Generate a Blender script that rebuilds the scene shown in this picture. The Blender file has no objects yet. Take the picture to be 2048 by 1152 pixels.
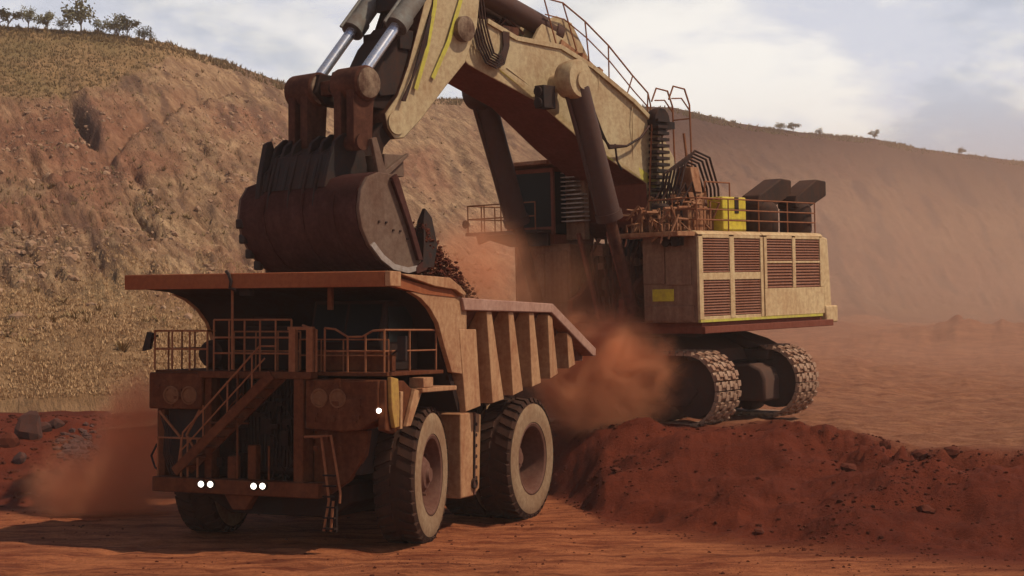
import bpy, bmesh, math, random
import numpy as np
from mathutils import Vector, Matrix

SC = bpy.context.scene
COL = SC.collection
R = math.radians
random.seed(7)

# ------------------------------------------------------------------ camera
cam_d = bpy.data.cameras.new('camera')
cam = bpy.data.objects.new('camera', cam_d)
COL.objects.link(cam)
cam.location = (0, 0, 5.5)
cam.rotation_euler = (R(90) + math.atan(84 / 3200), 0, 0)
cam_d.sensor_width = 36
cam_d.lens = 36 * 3200 / 2048
cam_d.clip_start = 0.5
cam_d.clip_end = 6000
SC.camera = cam

# ------------------------------------------------------------------ light
SUN_EL = 53
SX, SY = 0.985, -0.17                      # horizontal direction towards the sun
sun_d = bpy.data.lights.new('sun', 'SUN')
sun_d.energy = 5.0
sun_d.angle = R(0.6)
sun_d.color = (1.0, 0.88, 0.70)
sun = bpy.data.objects.new('sun', sun_d)
COL.objects.link(sun)
sv = Vector((SX * math.cos(R(SUN_EL)), SY * math.cos(R(SUN_EL)), math.sin(R(SUN_EL))))
sun.rotation_euler = sv.to_track_quat('Z', 'Y').to_euler()
sun.location = (60, -10, 80)

SC.view_settings.view_transform = 'Standard'
SC.view_settings.look = 'None'
SC.view_settings.exposure = -0.42
SC.view_settings.gamma = 1
SC.view_settings.use_curve_mapping = False

SC.cycles.max_bounces = 6
SC.cycles.diffuse_bounces = 2
SC.cycles.glossy_bounces = 2
SC.cycles.volume_bounces = 3
SC.cycles.transparent_max_bounces = 8
SC.cycles.volume_step_rate = 1.5
SC.cycles.volume_max_steps = 64
SC.cycles.use_denoising = True
SC.cycles.sample_clamp_indirect = 4


class NT:
    """small helper for node trees"""
    def __init__(s, tree):
        s.t = tree
        s.n = tree.nodes
        s.l = tree.links

    def new(s, typ, **kw):
        nd = s.n.new(typ)
        for k, v in kw.items():
            if k in ('operation', 'data_type', 'blend_type', 'noise_dimensions', 'musgrave_type', 'feature',
                     'sky_type', 'sun_disc', 'sun_elevation', 'sun_rotation', 'attribute_name', 'noise_type',
                     'vector_type', 'clamp', 'use_clamp', 'gradient_type', 'interpolation_type'):
                setattr(nd, k, v)
        return nd

    def set(s, sock, v):
        if hasattr(v, 'is_output') or isinstance(v, bpy.types.NodeSocket):
            s.l.new(v, sock)
        else:
            if isinstance(v, (tuple, list)) and len(v) == 3 and sock.type == 'RGBA':
                v = (*v, 1)
            sock.default_value = v

    def math(s, op, a, b=0.0, c=None, clamp=False):
        nd = s.n.new('ShaderNodeMath')
        nd.operation = op
        nd.use_clamp = clamp
        s.set(nd.inputs[0], a)
        s.set(nd.inputs[1], b)
        if c is not None:
            s.set(nd.inputs[2], c)
        return nd.outputs[0]

    def vmath(s, op, a, b=(0, 0, 0)):
        nd = s.n.new('ShaderNodeVectorMath')
        nd.operation = op
        s.set(nd.inputs[0], a)
        if op == 'SCALE':
            s.set(nd.inputs[3], b)
        else:
            s.set(nd.inputs[1], b)
        return nd.outputs[1] if op in ('LENGTH', 'DOT_PRODUCT', 'DISTANCE') else nd.outputs[0]

    def noise(s, vec, scale, detail=5, rough=0.55, dist=0.0):
        nd = s.n.new('ShaderNodeTexNoise')
        s.l.new(vec, nd.inputs['Vector'])
        nd.inputs['Scale'].default_value = scale
        nd.inputs['Detail'].default_value = detail
        nd.inputs['Roughness'].default_value = rough
        nd.inputs['Distortion'].default_value = dist
        return nd.outputs[0]

    def ramp(s, fac, a, b, c0=0.0, c1=1.0):
        nd = s.n.new('ShaderNodeMapRange')
        nd.interpolation_type = 'SMOOTHSTEP'
        s.set(nd.inputs[0], fac)
        nd.inputs[1].default_value = a
        nd.inputs[2].default_value = b
        nd.inputs[3].default_value = c0
        nd.inputs[4].default_value = c1
        return nd.outputs[0]

    def mix(s, fac, a, b, mode='MIX'):
        nd = s.n.new('ShaderNodeMix')
        nd.data_type = 'RGBA'
        nd.blend_type = mode
        s.set(nd.inputs[0], fac)
        s.set(nd.inputs[6], a)
        s.set(nd.inputs[7], b)
        return nd.outputs[2]

    def xyz(s, v):
        nd = s.n.new('ShaderNodeSeparateXYZ')
        s.l.new(v, nd.inputs[0])
        return nd.outputs

    def comb(s, x, y, z):
        nd = s.n.new('ShaderNodeCombineXYZ')
        for i, v in enumerate((x, y, z)):
            s.set(nd.inputs[i], v)
        return nd.outputs[0]

    def bump(s, h, strength, dist):
        nd = s.n.new('ShaderNodeBump')
        s.l.new(h, nd.inputs['Height'])
        nd.inputs['Strength'].default_value = strength
        nd.inputs['Distance'].default_value = dist
        return nd.outputs[0]


# ------------------------------------------------------------------ sky
world = bpy.data.worlds.new('World')
SC.world = world
world.use_nodes = True
w = NT(world.node_tree)
w.n.clear()
sky = w.n.new('ShaderNodeTexSky')
sky.sky_type = 'NISHITA'
sky.sun_disc = False
sky.sun_elevation = R(SUN_EL)
sky.sun_rotation = math.atan2(SX, SY)
sky.altitude = 300
sky.dust_density = 0.9
sky.ozone_density = 2.5
tc = w.n.new('ShaderNodeTexCoord')
dx, dy, dz = w.xyz(tc.outputs['Generated'])
den = w.math('ADD', w.math('MAXIMUM', dz, 0.0), 0.30)
pv = w.comb(w.math('DIVIDE', dx, den), w.math('DIVIDE', dy, den), 0.37)
n1 = w.noise(w.vmath('ADD', pv, (0.9, 0.4, 0)), 1.9, 10, 0.55, 0.15)
n2 = w.noise(w.vmath('ADD', pv, (5.2, 1.3, 0)), 3.6, 8, 0.6, 0.2)
cov = w.ramp(w.math('ADD', w.math('MULTIPLY', n1, 0.75), w.math('MULTIPLY', n2, 0.25)), 0.42, 0.52)
cov = w.math('MULTIPLY_ADD', cov, 0.28, 0.70)
cov = w.math('MULTIPLY', cov, w.ramp(dz, 0.17, 0.42, 1.0, 0.05))
n3 = w.noise(w.vmath('ADD', pv, (2.7, 8.3, 1.0)), 2.6, 10, 0.55, 0.15)
n4 = w.noise(w.vmath('ADD', pv, (7.1, 3.3, 2.0)), 7.5, 8, 0.6, 0.2)
shade = w.ramp(w.math('ADD', w.math('MULTIPLY', n3, 0.78), w.math('MULTIPLY', n4, 0.22)), 0.435, 0.555)
cloud = w.mix(shade, (10.0, 10.3, 11.5), (14.4, 13.9, 13.1))
skyc = w.mix(cov, sky.outputs[0], cloud)
bg = w.n.new('ShaderNodeBackground')
w.l.new(skyc, bg.inputs[0])
bg.inputs[1].default_value = 0.095
wo = w.n.new('ShaderNodeOutputWorld')
w.l.new(bg.outputs[0], wo.inputs[0])


# ------------------------------------------------------------------ materials
def new_mat(name):
    m = bpy.data.materials.new(name)
    m.use_nodes = True
    t = NT(m.node_tree)
    t.n.clear()
    out = t.n.new('ShaderNodeOutputMaterial')
    b = t.n.new('ShaderNodeBsdfPrincipled')
    t.l.new(b.outputs[0], out.inputs[0])
    b.inputs['Specular IOR Level'].default_value = 0.3
    return m, t, b


RED = (0.19, 0.058, 0.024)
TAN = (0.34, 0.20, 0.115)


def paint(name, base, dust=RED, amt=0.35, rough=0.6, metal=0.0, up=0.35, spread=1.6, scale=0.8, streak=0.25, spec=0.25, bump=0.25):
    """painted or bare metal under a coat of pit dust"""
    m, t, b = new_mat(name)
    tc = t.n.new('ShaderNodeTexCoord')
    v = tc.outputs['Object']
    a = t.noise(v, scale, 9, 0.62, 0.3)
    f = t.noise(v, 7.0, 5, 0.65)
    x, y, z = t.xyz(v)
    st = t.noise(t.comb(t.math('MULTIPLY', x, 5.0), t.math('MULTIPLY', y, 5.0), t.math('MULTIPLY', z, 0.55)), 1.0, 4, 0.6)
    ge = t.n.new('ShaderNodeNewGeometry')
    nz = t.xyz(ge.outputs['Normal'])[2]
    k = t.math('MULTIPLY', t.math('SUBTRACT', a, 0.5), spread)
    k = t.math('ADD', k, t.math('MULTIPLY', t.math('SUBTRACT', st, 0.5), streak * 4))
    k = t.math('ADD', k, t.math('MULTIPLY', t.math('SUBTRACT', f, 0.5), 0.9))
    k = t.math('ADD', k, t.math('MULTIPLY', t.math('MAXIMUM', nz, 0.0), up))
    k = t.math('ADD', k, amt, clamp=True)
    c = t.mix(k, base, dust)
    c = t.mix(t.ramp(f, 0.3, 0.75, 0.0, 0.35), c, tuple(q * 0.62 for q in dust))
    t.l.new(c, b.inputs['Base Color'])
    t.l.new(t.math('MULTIPLY_ADD', k, 0.35, rough, clamp=True), b.inputs['Roughness'])
    if metal:
        t.l.new(t.math('MULTIPLY', t.math('SUBTRACT', 1.0, k, clamp=True), metal), b.inputs['Metallic'])
    b.inputs['Specular IOR Level'].default_value = spec
    if bump:
        t.l.new(t.bump(t.noise(v, 14, 6, 0.7), bump, 0.02), b.inputs['Normal'])
    return m


M = {}
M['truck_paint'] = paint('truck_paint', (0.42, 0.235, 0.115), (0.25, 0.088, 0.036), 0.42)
M['truck_front_shaded'] = paint('truck_front_shaded', (0.145, 0.046, 0.016), (0.074, 0.0175, 0.007), 0.48, spec=0.1)  # caked red dust, darkened further so the colour carries the front's shade
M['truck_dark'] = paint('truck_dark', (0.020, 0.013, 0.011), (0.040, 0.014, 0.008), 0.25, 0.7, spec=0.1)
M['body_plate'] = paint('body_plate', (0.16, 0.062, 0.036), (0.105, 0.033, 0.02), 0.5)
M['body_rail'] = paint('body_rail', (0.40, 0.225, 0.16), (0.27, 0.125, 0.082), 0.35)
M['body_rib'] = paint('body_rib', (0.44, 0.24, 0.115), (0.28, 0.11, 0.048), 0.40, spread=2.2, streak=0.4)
M['fascia'] = paint('fascia', (0.29, 0.092, 0.026), (0.235, 0.056, 0.018), 0.6, streak=0.1)
M['rubber'] = paint('rubber', (0.022, 0.013, 0.010), (0.078, 0.031, 0.018), 0.36, 0.8, up=0.1, spread=1.0, spec=0.1)
M['sidewall'] = paint('sidewall', (0.29, 0.195, 0.115), (0.20, 0.098, 0.052), 0.38, 0.9, up=0.1, spread=2.0, streak=0.1, spec=0.08)
M['rim'] = paint('rim', (0.15, 0.066, 0.04), (0.10, 0.034, 0.02), 0.5)
M['rail_paint'] = paint('rail_paint', (0.30, 0.115, 0.042), (0.20, 0.06, 0.024), 0.5, spread=0.8)
M['cream'] = paint('cream', (0.44, 0.31, 0.19), (0.345, 0.19, 0.105), 0.32, 0.55, spread=1.5, scale=0.5, streak=0.5)
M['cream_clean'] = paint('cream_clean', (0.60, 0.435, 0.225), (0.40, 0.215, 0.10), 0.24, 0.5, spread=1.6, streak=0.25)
M['boom_paint'] = paint('boom_paint', (0.49, 0.37, 0.205), (0.33, 0.185, 0.09), 0.26, 0.55, spread=2.3, scale=0.55, streak=0.28)
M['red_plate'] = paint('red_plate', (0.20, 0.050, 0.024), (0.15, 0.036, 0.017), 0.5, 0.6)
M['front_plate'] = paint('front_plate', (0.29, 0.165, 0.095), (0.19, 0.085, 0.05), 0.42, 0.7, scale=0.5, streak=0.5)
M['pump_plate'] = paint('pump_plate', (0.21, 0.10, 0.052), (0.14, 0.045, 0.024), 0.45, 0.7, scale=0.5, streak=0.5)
M['bucket_steel'] = paint('bucket_steel', (0.085, 0.030, 0.022), (0.048, 0.014, 0.010), 0.5, 0.65, scale=1.1, spread=2.6, up=0.9, bump=0.8, spec=0.1)
M['cheek_steel'] = paint('cheek_steel', (0.165, 0.10, 0.065), (0.115, 0.055, 0.034), 0.42, 0.6, spread=2.4, scale=1.3)
M['worn_steel'] = paint('worn_steel', (0.44, 0.36, 0.30), (0.26, 0.15, 0.10), 0.25, 0.42, metal=0.5)
M['black_metal'] = paint('black_metal', (0.022, 0.018, 0.017), (0.075, 0.032, 0.02), 0.2, 0.6, spec=0.1)
M['exhaust'] = paint('exhaust', (0.028, 0.018, 0.014), (0.09, 0.04, 0.025), 0.25, 0.7, spec=0.1)
M['track_steel'] = paint('track_steel', (0.06, 0.045, 0.038), (0.11, 0.05, 0.032), 0.4, 0.7, spread=1.0, spec=0.1)
M['shoe_steel'] = paint('shoe_steel', (0.44, 0.285, 0.185), (0.20, 0.085, 0.045), 0.40, 0.6, spread=2.4, scale=2.0)
M['link_rust'] = paint('link_rust', (0.12, 0.044, 0.024), (0.055, 0.02, 0.013), 0.5, 0.7, spread=2.2, scale=1.4, spec=0.1)
M['boss'] = paint('boss', (0.27, 0.18, 0.11), (0.08, 0.034, 0.02), 0.45, 0.6, scale=1.8, spread=3.0)
M['chrome'] = paint('chrome', (0.62, 0.64, 0.70), (0.40, 0.30, 0.25), 0.0, 0.22, metal=0.85, spread=0.4, streak=0.0, bump=0)
M['cylinder_grey'] = paint('cylinder_grey', (0.17, 0.17, 0.15), (0.15, 0.10, 0.07), 0.25, 0.5)
M['cylinder_dark'] = paint('cylinder_dark', (0.075, 0.045, 0.038), (0.10, 0.045, 0.03), 0.35, 0.45, spec=0.1)
M['hose'] = paint('hose', (0.022, 0.015, 0.014), (0.10, 0.04, 0.025), 0.18, 0.6, spec=0.1)
M['yellow'] = paint('yellow', (0.60, 0.47, 0.03), (0.42, 0.24, 0.05), 0.15, 0.5, spread=0.8, streak=0.3)
M['yellow_line'] = paint('yellow_line', (0.52, 0.46, 0.05), (0.40, 0.27, 0.10), 0.22, 0.5, spread=1.6, streak=0.5)
M['rust_machinery'] = paint('rust_machinery', (0.40, 0.20, 0.095), (0.20, 0.068, 0.028), 0.5, 0.6, spread=2.2, scale=1.6)
M['louvre'] = paint('louvre', (0.25, 0.105, 0.06), (0.21, 0.078, 0.042), 0.5, 0.6, scale=0.5)
M['lens_dusty'] = paint('lens_dusty', (0.20, 0.092, 0.042), (0.14, 0.048, 0.02), 0.4, 0.5, spec=0.1)
M['rock'] = paint('rock', (0.045, 0.028, 0.025), (0.10, 0.028, 0.015), 0.4, 0.85, spread=1.6, bump=0.8, up=0.3)
M['grey_rock'] = paint('grey_rock', (0.075, 0.050, 0.046), (0.10, 0.032, 0.019), 0.42, 0.9, spread=1.6, bump=0.8)
M['red_rock'] = paint('red_rock', (0.075, 0.018, 0.010), (0.12, 0.029, 0.015), 0.5, 0.9, bump=1.0, spec=0.1)


def glass_mat():
    m, t, b = new_mat('cab_glass')
    b.inputs['Base Color'].default_value = (0.006, 0.008, 0.008, 1)
    b.inputs['Roughness'].default_value = 0.3
    b.inputs['Specular IOR Level'].default_value = 0.07
    return m


M['glass'] = glass_mat()
M['amber'] = paint('amber', (0.42, 0.25, 0.045), (0.28, 0.115, 0.045), 0.4, 0.6, spread=1.8, scale=2.0)


def lamp_mat():
    m, t, b = new_mat('lamp_lit')
    b.inputs['Base Color'].default_value = (0.9, 0.85, 0.75, 1)
    b.inputs['Emission Color'].default_value = (1.0, 0.9, 0.76, 1)
    b.inputs['Emission Strength'].default_value = 5
    return m


M['lamp'] = lamp_mat()


def dirt_mat(name, c0, c1, c2, sx=1.0, sy=1.0, bump=0.6, scale=1.0):
    m, t, b = new_mat(name)
    tc = t.n.new('ShaderNodeTexCoord')
    v = tc.outputs['Object']
    x, y, z = t.xyz(v)
    vs = t.comb(t.math('MULTIPLY', x, sx), t.math('MULTIPLY', y, sy), z)
    a = t.noise(vs, 0.22 * scale, 9, 0.66, 0.4)
    bb = t.noise(vs, 1.3 * scale, 8, 0.68)
    f = t.noise(v, 11.0, 6, 0.8)
    st = t.noise(t.comb(t.math('MULTIPLY', t.math('ADD', x, t.math('MULTIPLY', a, 3.0)), 0.42), t.math('MULTIPLY', t.math('ADD', y, t.math('MULTIPLY', a, 2.0)), 1.7), z), 1.0, 8, 0.75)
    at = t.n.new('ShaderNodeAttribute')
    at.attribute_name = 'tint'
    tint = t.xyz(at.outputs['Vector'])
    k = t.ramp(t.math('ADD', t.math('MULTIPLY', a, 0.6), t.math('MULTIPLY', bb, 0.4)), 0.36, 0.64)
    c = t.mix(k, c0, c1)
    c = t.mix(t.math('MULTIPLY', tint[0], t.math('MULTIPLY', t.ramp(bb, 0.2, 0.6, 0.3, 1.0), t.ramp(st, 0.36, 0.6, 0.15, 1.0))), c, c2)
    c = t.mix(t.math('MULTIPLY', tint[1], t.ramp(bb, 0.2, 0.65, 0.45, 1.0)), c, (0.345, 0.145, 0.072))
    c = t.mix(t.math('MULTIPLY', tint[1], t.ramp(st, 0.44, 0.58, 0, 0.7)), c, (0.20, 0.068, 0.034))
    c = t.mix(t.ramp(f, 0.45, 0.72, 0, 0.55), c, tuple(q * 0.45 for q in c0))
    t.l.new(c, b.inputs['Base Color'])
    b.inputs['Roughness'].default_value = 0.95
    b.inputs['Specular IOR Level'].default_value = 0.1
    h = t.math('ADD', t.math('MULTIPLY', t.noise(v, 0.9, 8, 0.7), 0.6), t.math('MULTIPLY', f, 0.42))
    t.l.new(t.bump(h, bump, 0.25), b.inputs['Normal'])
    return m


M['ground'] = dirt_mat('red_dirt', (0.100, 0.017, 0.0070), (0.172, 0.032, 0.0125), (0.52, 0.170, 0.066), 0.35, 1.0, 0.9)
M['clod'] = dirt_mat('red_clods', (0.08, 0.018, 0.009), (0.13, 0.031, 0.015), (0.3, 0.1, 0.05), bump=0.9)


def hill_mat():
    m, t, b = new_mat('hillside_soil')
    tc = t.n.new('ShaderNodeTexCoord')
    v = tc.outputs['Object']
    at = t.n.new('ShaderNodeAttribute')
    at.attribute_name = 'zone'                     # x: grass cover, y: red soil, z: dark rock
    g, r, d = t.xyz(at.outputs['Vector'])
    x, y, z = t.xyz(v)
    a = t.noise(v, 0.06, 9, 0.62, 0.5)
    bb = t.noise(v, 0.33, 9, 0.7)
    f = t.noise(v, 2.2, 7, 0.75)
    rl = t.noise(t.comb(t.math('MULTIPLY', t.math('ADD', x, z), 0.9), t.math('MULTIPLY', y, 0.12), t.math('MULTIPLY', t.math('SUBTRACT', z, x), 0.14)), 1.0, 6, 0.65)
    rl2 = t.noise(t.comb(t.math('MULTIPLY', t.math('ADD', x, z), 3.2), t.math('MULTIPLY', y, 0.3), t.math('MULTIPLY', t.math('SUBTRACT', z, x), 0.6)), 1.0, 6, 0.7)
    soil = t.mix(t.ramp(bb, 0.3, 0.7), (0.36, 0.200, 0.102), (0.56, 0.350, 0.190))
    soil = t.mix(t.ramp(rl, 0.40, 0.66, 0, 0.8), soil, (0.19, 0.088, 0.047))
    soil = t.mix(t.ramp(rl2, 0.46, 0.66, 0, 0.7), soil, (0.20, 0.105, 0.056))
    strata = t.noise(t.comb(t.math('MULTIPLY', x, 0.02), t.math('MULTIPLY', y, 0.02), t.math('MULTIPLY', t.math('ADD', z, t.math('MULTIPLY', a, 6.0)), 0.30)), 1.0, 6, 0.65)
    soil = t.mix(t.ramp(strata, 0.44, 0.62, 0, 0.5), soil, (0.20, 0.100, 0.058))
    red = t.mix(t.ramp(bb, 0.35, 0.7), (0.24, 0.092, 0.050), (0.38, 0.165, 0.092))
    c = t.mix(t.math('MULTIPLY', r, t.ramp(a, 0.25, 0.6, 0.4, 1.0)), soil, red)
    grass = t.mix(t.ramp(bb, 0.3, 0.7), (0.28, 0.155, 0.068), (0.44, 0.255, 0.120))
    grass = t.mix(t.ramp(a, 0.45, 0.7, 0, 0.6), grass, (0.14, 0.115, 0.04))
    c = t.mix(t.math('MULTIPLY', g, t.ramp(f, 0.2, 0.55, 0.55, 1.0)), c, grass)
    c = t.mix(d, c, (0.075, 0.035, 0.030))
    c = t.mix(t.ramp(f, 0.5, 0.75, 0, 0.6), c, (0.10, 0.055, 0.03))
    t.l.new(c, b.inputs['Base Color'])
    b.inputs['Roughness'].default_value = 0.95
    b.inputs['Specular IOR Level'].default_value = 0.08
    h = t.math('ADD', t.math('MULTIPLY', bb, 1.4), t.math('MULTIPLY', f, 0.6))
    h = t.math('ADD', h, t.math('ADD', t.math('MULTIPLY', rl, 0.9), t.math('MULTIPLY', rl2, 1.1)))
    t.l.new(t.bump(h, 0.9, 0.6), b.inputs['Normal'])
    return m


M['hill'] = hill_mat()


def leaf_mat(name, c0, c1):
    m, t, b = new_mat(name)
    ge = t.n.new('ShaderNodeNewGeometry')
    c = t.mix(ge.outputs['Random Per Island'], c0, c1)
    t.l.new(c, b.inputs['Base Color'])
    b.inputs['Roughness'].default_value = 0.8
    b.inputs['Specular IOR Level'].default_value = 0.1
    return m


M['straw'] = leaf_mat('straw_grass', (0.42, 0.245, 0.120), (0.58, 0.365, 0.190))
M['olive'] = leaf_mat('olive_grass', (0.20, 0.125, 0.052), (0.31, 0.205, 0.092))
M['leaf'] = leaf_mat('gum_leaf', (0.115, 0.105, 0.056), (0.215, 0.185, 0.10))
M['bark'] = paint('bark', (0.17, 0.12, 0.085), (0.09, 0.06, 0.04), 0.4, 0.9)


def dust_mat(name, color, dens, noise_scale, lo, hi, aniso=0.0, nz=1.0, fall=1.0):
    """dust hanging in the air: thick in the middle, torn at the rim"""
    m = bpy.data.materials.new(name)
    m.use_nodes = True
    t = NT(m.node_tree)
    t.n.clear()
    out = t.n.new('ShaderNodeOutputMaterial')
    pv_ = t.n.new('ShaderNodeVolumePrincipled')
    t.l.new(pv_.outputs[0], out.inputs[1])
    pv_.inputs['Color'].default_value = (*color, 1)
    pv_.inputs['Anisotropy'].default_value = aniso
    tc = t.n.new('ShaderNodeTexCoord')
    v = tc.outputs['Object']
    r = t.vmath('LENGTH', v)
    n = t.noise(v, noise_scale, 5, 0.68, 0.9)
    q = t.math('SUBTRACT', fall, r)
    q = t.math('ADD', q, t.math('MULTIPLY', t.math('SUBTRACT', n, 0.5), nz))
    k = t.math('MULTIPLY', t.ramp(q, lo, hi), t.ramp(r, 0.72, 1.12, 1.0, 0.0))
    t.l.new(t.math('MULTIPLY', k, dens), pv_.inputs['Density'])
    return m


# ------------------------------------------------------------------ mesh builder  (coordinates: r = right, f = forward, z = up)
class MB:
    def __init__(s, flip=True):
        s.v = []
        s.f = []
        s.flip = flip

    def _add(s, vs, fs):
        o = len(s.v)
        s.v += [(a, -b, c) if s.flip else (a, b, c) for a, b, c in vs]
        s.f += [tuple(o + i for i in f) for f in fs]

    def box(s, r0, r1, f0, f1, z0, z1):
        vs = [(a, b, c) for a in (r0, r1) for b in (f0, f1) for c in (z0, z1)]
        s._add(vs, [(0, 1, 3, 2), (4, 6, 7, 5), (0, 4, 5, 1), (2, 3, 7, 6), (0, 2, 6, 4), (1, 5, 7, 3)])
        return s

    def prism(s, poly, r0, r1, r0b=None, r1b=None):
        """polygon of (f,z) pushed from r0 to r1; r0/r1 may be functions of the vertex index"""
        n = len(poly)
        g = lambda q, i: q[i] if isinstance(q, (list, tuple)) else q
        vs = [(g(r0, i), a, b) for i, (a, b) in enumerate(poly)] + [(g(r1, i), a, b) for i, (a, b) in enumerate(poly)]
        fs = [tuple(range(n)), tuple(range(2 * n - 1, n - 1, -1))] + [(i, (i + 1) % n, n + (i + 1) % n, n + i) for i in range(n)]
        s._add(vs, fs)
        return s

    def prism_f(s, poly, f0, f1):
        """polygon of (r,z) pushed along f"""
        n = len(poly)
        vs = [(a, f0, b) for a, b in poly] + [(a, f1, b) for a, b in poly]
        fs = [tuple(range(n)), tuple(range(2 * n - 1, n - 1, -1))] + [(i, (i + 1) % n, n + (i + 1) % n, n + i) for i in range(n)]
        s._add(vs, fs)
        return s

    def prism_z(s, poly, z0, z1):
        n = len(poly)
        vs = [(a, b, z0) for a, b in poly] + [(a, b, z1) for a, b in poly]
        fs = [tuple(range(n)), tuple(range(2 * n - 1, n - 1, -1))] + [(i, (i + 1) % n, n + (i + 1) % n, n + i) for i in range(n)]
        s._add(vs, fs)
        return s

    def plate(s, pts, thick):
        """3-D polygon thickened along its normal"""
        P = [Vector(p) for p in pts]
        nn = Vector((0, 0, 0))
        for i in range(len(P)):
            a, b = P[i], P[(i + 1) % len(P)]
            nn += a.cross(b)
        nn.normalize()
        n = len(P)
        vs = [tuple(p + nn * thick / 2) for p in P] + [tuple(p - nn * thick / 2) for p in P]
        fs = [tuple(range(n)), tuple(range(2 * n - 1, n - 1, -1))] + [(i, (i + 1) % n, n + (i + 1) % n, n + i) for i in range(n)]
        s._add(vs, fs)
        return s

    def tube(s, pts, rad, n=6, rad2=None):
        P = [Vector(p) for p in pts]
        m = len(P)
        vs = []
        prev = None
        for i, p in enumerate(P):
            d = (P[min(i + 1, m - 1)] - P[max(i - 1, 0)]).normalized()
            if prev is None:
                a = d.orthogonal().normalized()
            else:
                a = (prev - d * prev.dot(d))
                a = a.normalized() if a.length > 1e-6 else d.orthogonal().normalized()
            prev = a
            b = d.cross(a)
            rr = rad if rad2 is None else rad + (rad2 - rad) * i / (m - 1)
            for k in range(n):
                t = 2 * math.pi * k / n
                vs.append(tuple(p + (a * math.cos(t) + b * math.sin(t)) * rr))
        fs = []
        for i in range(m - 1):
            for k in range(n):
                fs.append((i * n + k, i * n + (k + 1) % n, (i + 1) * n + (k + 1) % n, (i + 1) * n + k))
        fs.append(tuple(range(n)))
        fs.append(tuple((m - 1) * n + k for k in range(n - 1, -1, -1)))
        s._add(vs, fs)
        return s

    def bar(s, a, b, w_, h_=None):
        """square bar between two points"""
        h_ = h_ or w_
        A, B = Vector(a), Vector(b)
        d = (B - A).normalized()
        u = d.cross(Vector((0, 0, 1)))
        u = u.normalized() if u.length > 1e-3 else Vector((1, 0, 0))
        q = u.cross(d)
        vs = []
        for p in (A, B):
            for i, j in ((-1, -1), (1, -1), (1, 1), (-1, 1)):
                vs.append(tuple(p + u * i * w_ / 2 + q * j * h_ / 2))
        s._add(vs, [(0, 1, 2, 3), (7, 6, 5, 4), (0, 4, 5, 1), (1, 5, 6, 2), (2, 6, 7, 3), (3, 7, 4, 0)])
        return s

    def lathe(s, prof, c=(0, 0, 0), n=32, axis='r', closed=False):
        """profile of (radius, axial)"""
        vs = []
        m = len(prof)
        for rad, ax in prof:
            for k in range(n):
                t = 2 * math.pi * k / n
                u, q = rad * math.cos(t), rad * math.sin(t)
                p = {'r': (ax, u, q), 'f': (u, ax, q), 'z': (u, q, ax)}[axis]
                vs.append((p[0] + c[0], p[1] + c[1], p[2] + c[2]))
        fs = []
        for i in range(m if closed else m - 1):
            j = (i + 1) % m
            for k in range(n):
                fs.append((i * n + k, i * n + (k + 1) % n, j * n + (k + 1) % n, j * n + k))
        if not closed:
            if prof[0][0] > 1e-4:
                fs.append(tuple(range(n)))
            if prof[-1][0] > 1e-4:
                fs.append(tuple((m - 1) * n + k for k in range(n - 1, -1, -1)))
        s._add(vs, fs)
        return s

    def mesh(s, name, mat, angle=35, slots=None):
        me = bpy.data.meshes.new(name)
        me.from_pydata(s.v, [], s.f)
        bm = bmesh.new()
        bm.from_mesh(me)
        bmesh.ops.remove_doubles(bm, verts=bm.verts, dist=1e-5)
        bmesh.ops.recalc_face_normals(bm, faces=bm.faces)
        bm.to_mesh(me)
        bm.free()
        for p in me.polygons:
            p.use_smooth = True
        me.set_sharp_from_angle(angle=R(angle))
        me.materials.append(mat)
        return me


def obj(name, data, parent=None, loc=None, rot=None, label=None):
    o = bpy.data.objects.new(name, data)
    COL.objects.link(o)
    if parent:
        o.parent = parent
    if loc is not None:
        o.location = loc
    if rot is not None:
        o.rotation_euler = rot
    if label:
        o['label'] = label
    return o


def part(name, mb, mat, parent, bevel=0.0, angle=35, loc=None, rot=None, label=None):
    o = obj(name, mb.mesh(name, mat, angle), parent, loc, rot, label)
    if bevel:
        b = o.modifiers.new('bevel', 'BEVEL')
        b.width = bevel
        b.segments = 2
        b.limit_method = 'ANGLE'
        b.angle_limit = R(40)
    return o


def tag(o, label=None, cat=None, group=None, kind=None):
    for k, v in (('label', label), ('category', cat), ('group', group), ('kind', kind)):
        if v:
            o[k] = v
    return o


def rails(mb, pts, heights, rad=0.028, post=1.2, top_only=False):
    """handrail: rails at given heights along a path, posts along it"""
    P = [Vector(p) for p in pts]
    for h in heights:
        mb.tube([p + Vector((0, 0, h)) for p in P], rad)
    hm = max(heights)
    for i in range(len(P) - 1):
        L = (P[i + 1] - P[i]).length
        k = max(1, round(L / post))
        for j in range(k + (1 if i == len(P) - 2 else 0)):
            p = P[i].lerp(P[i + 1], j / k)
            mb.tube([p, p + Vector((0, 0, hm))], rad)
    return mb


# ------------------------------------------------------------------ noise for terrain
rng = np.random.default_rng(11)
GR = rng.random((256, 256))


def vnoise(x, y):
    xi = np.floor(x).astype(int)
    yi = np.floor(y).astype(int)
    fx = x - xi
    fy = y - yi
    fx = fx * fx * (3 - 2 * fx)
    fy = fy * fy * (3 - 2 * fy)
    a = GR[xi & 255, yi & 255]
    b = GR[(xi + 1) & 255, yi & 255]
    c = GR[xi & 255, (yi + 1) & 255]
    d = GR[(xi + 1) & 255, (yi + 1) & 255]
    return (a * (1 - fx) + b * fx) * (1 - fy) + (c * (1 - fx) + d * fx) * fy - 0.5


def fbm(x, y, o=5, g=0.5):
    s = 0
    a = 1.0
    for i in range(o):
        s = s + a * vnoise(x + 17.3 * i, y + 9.1 * i)
        x, y, a = x * 2.03, y * 2.03, a * g
    return s


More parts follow.
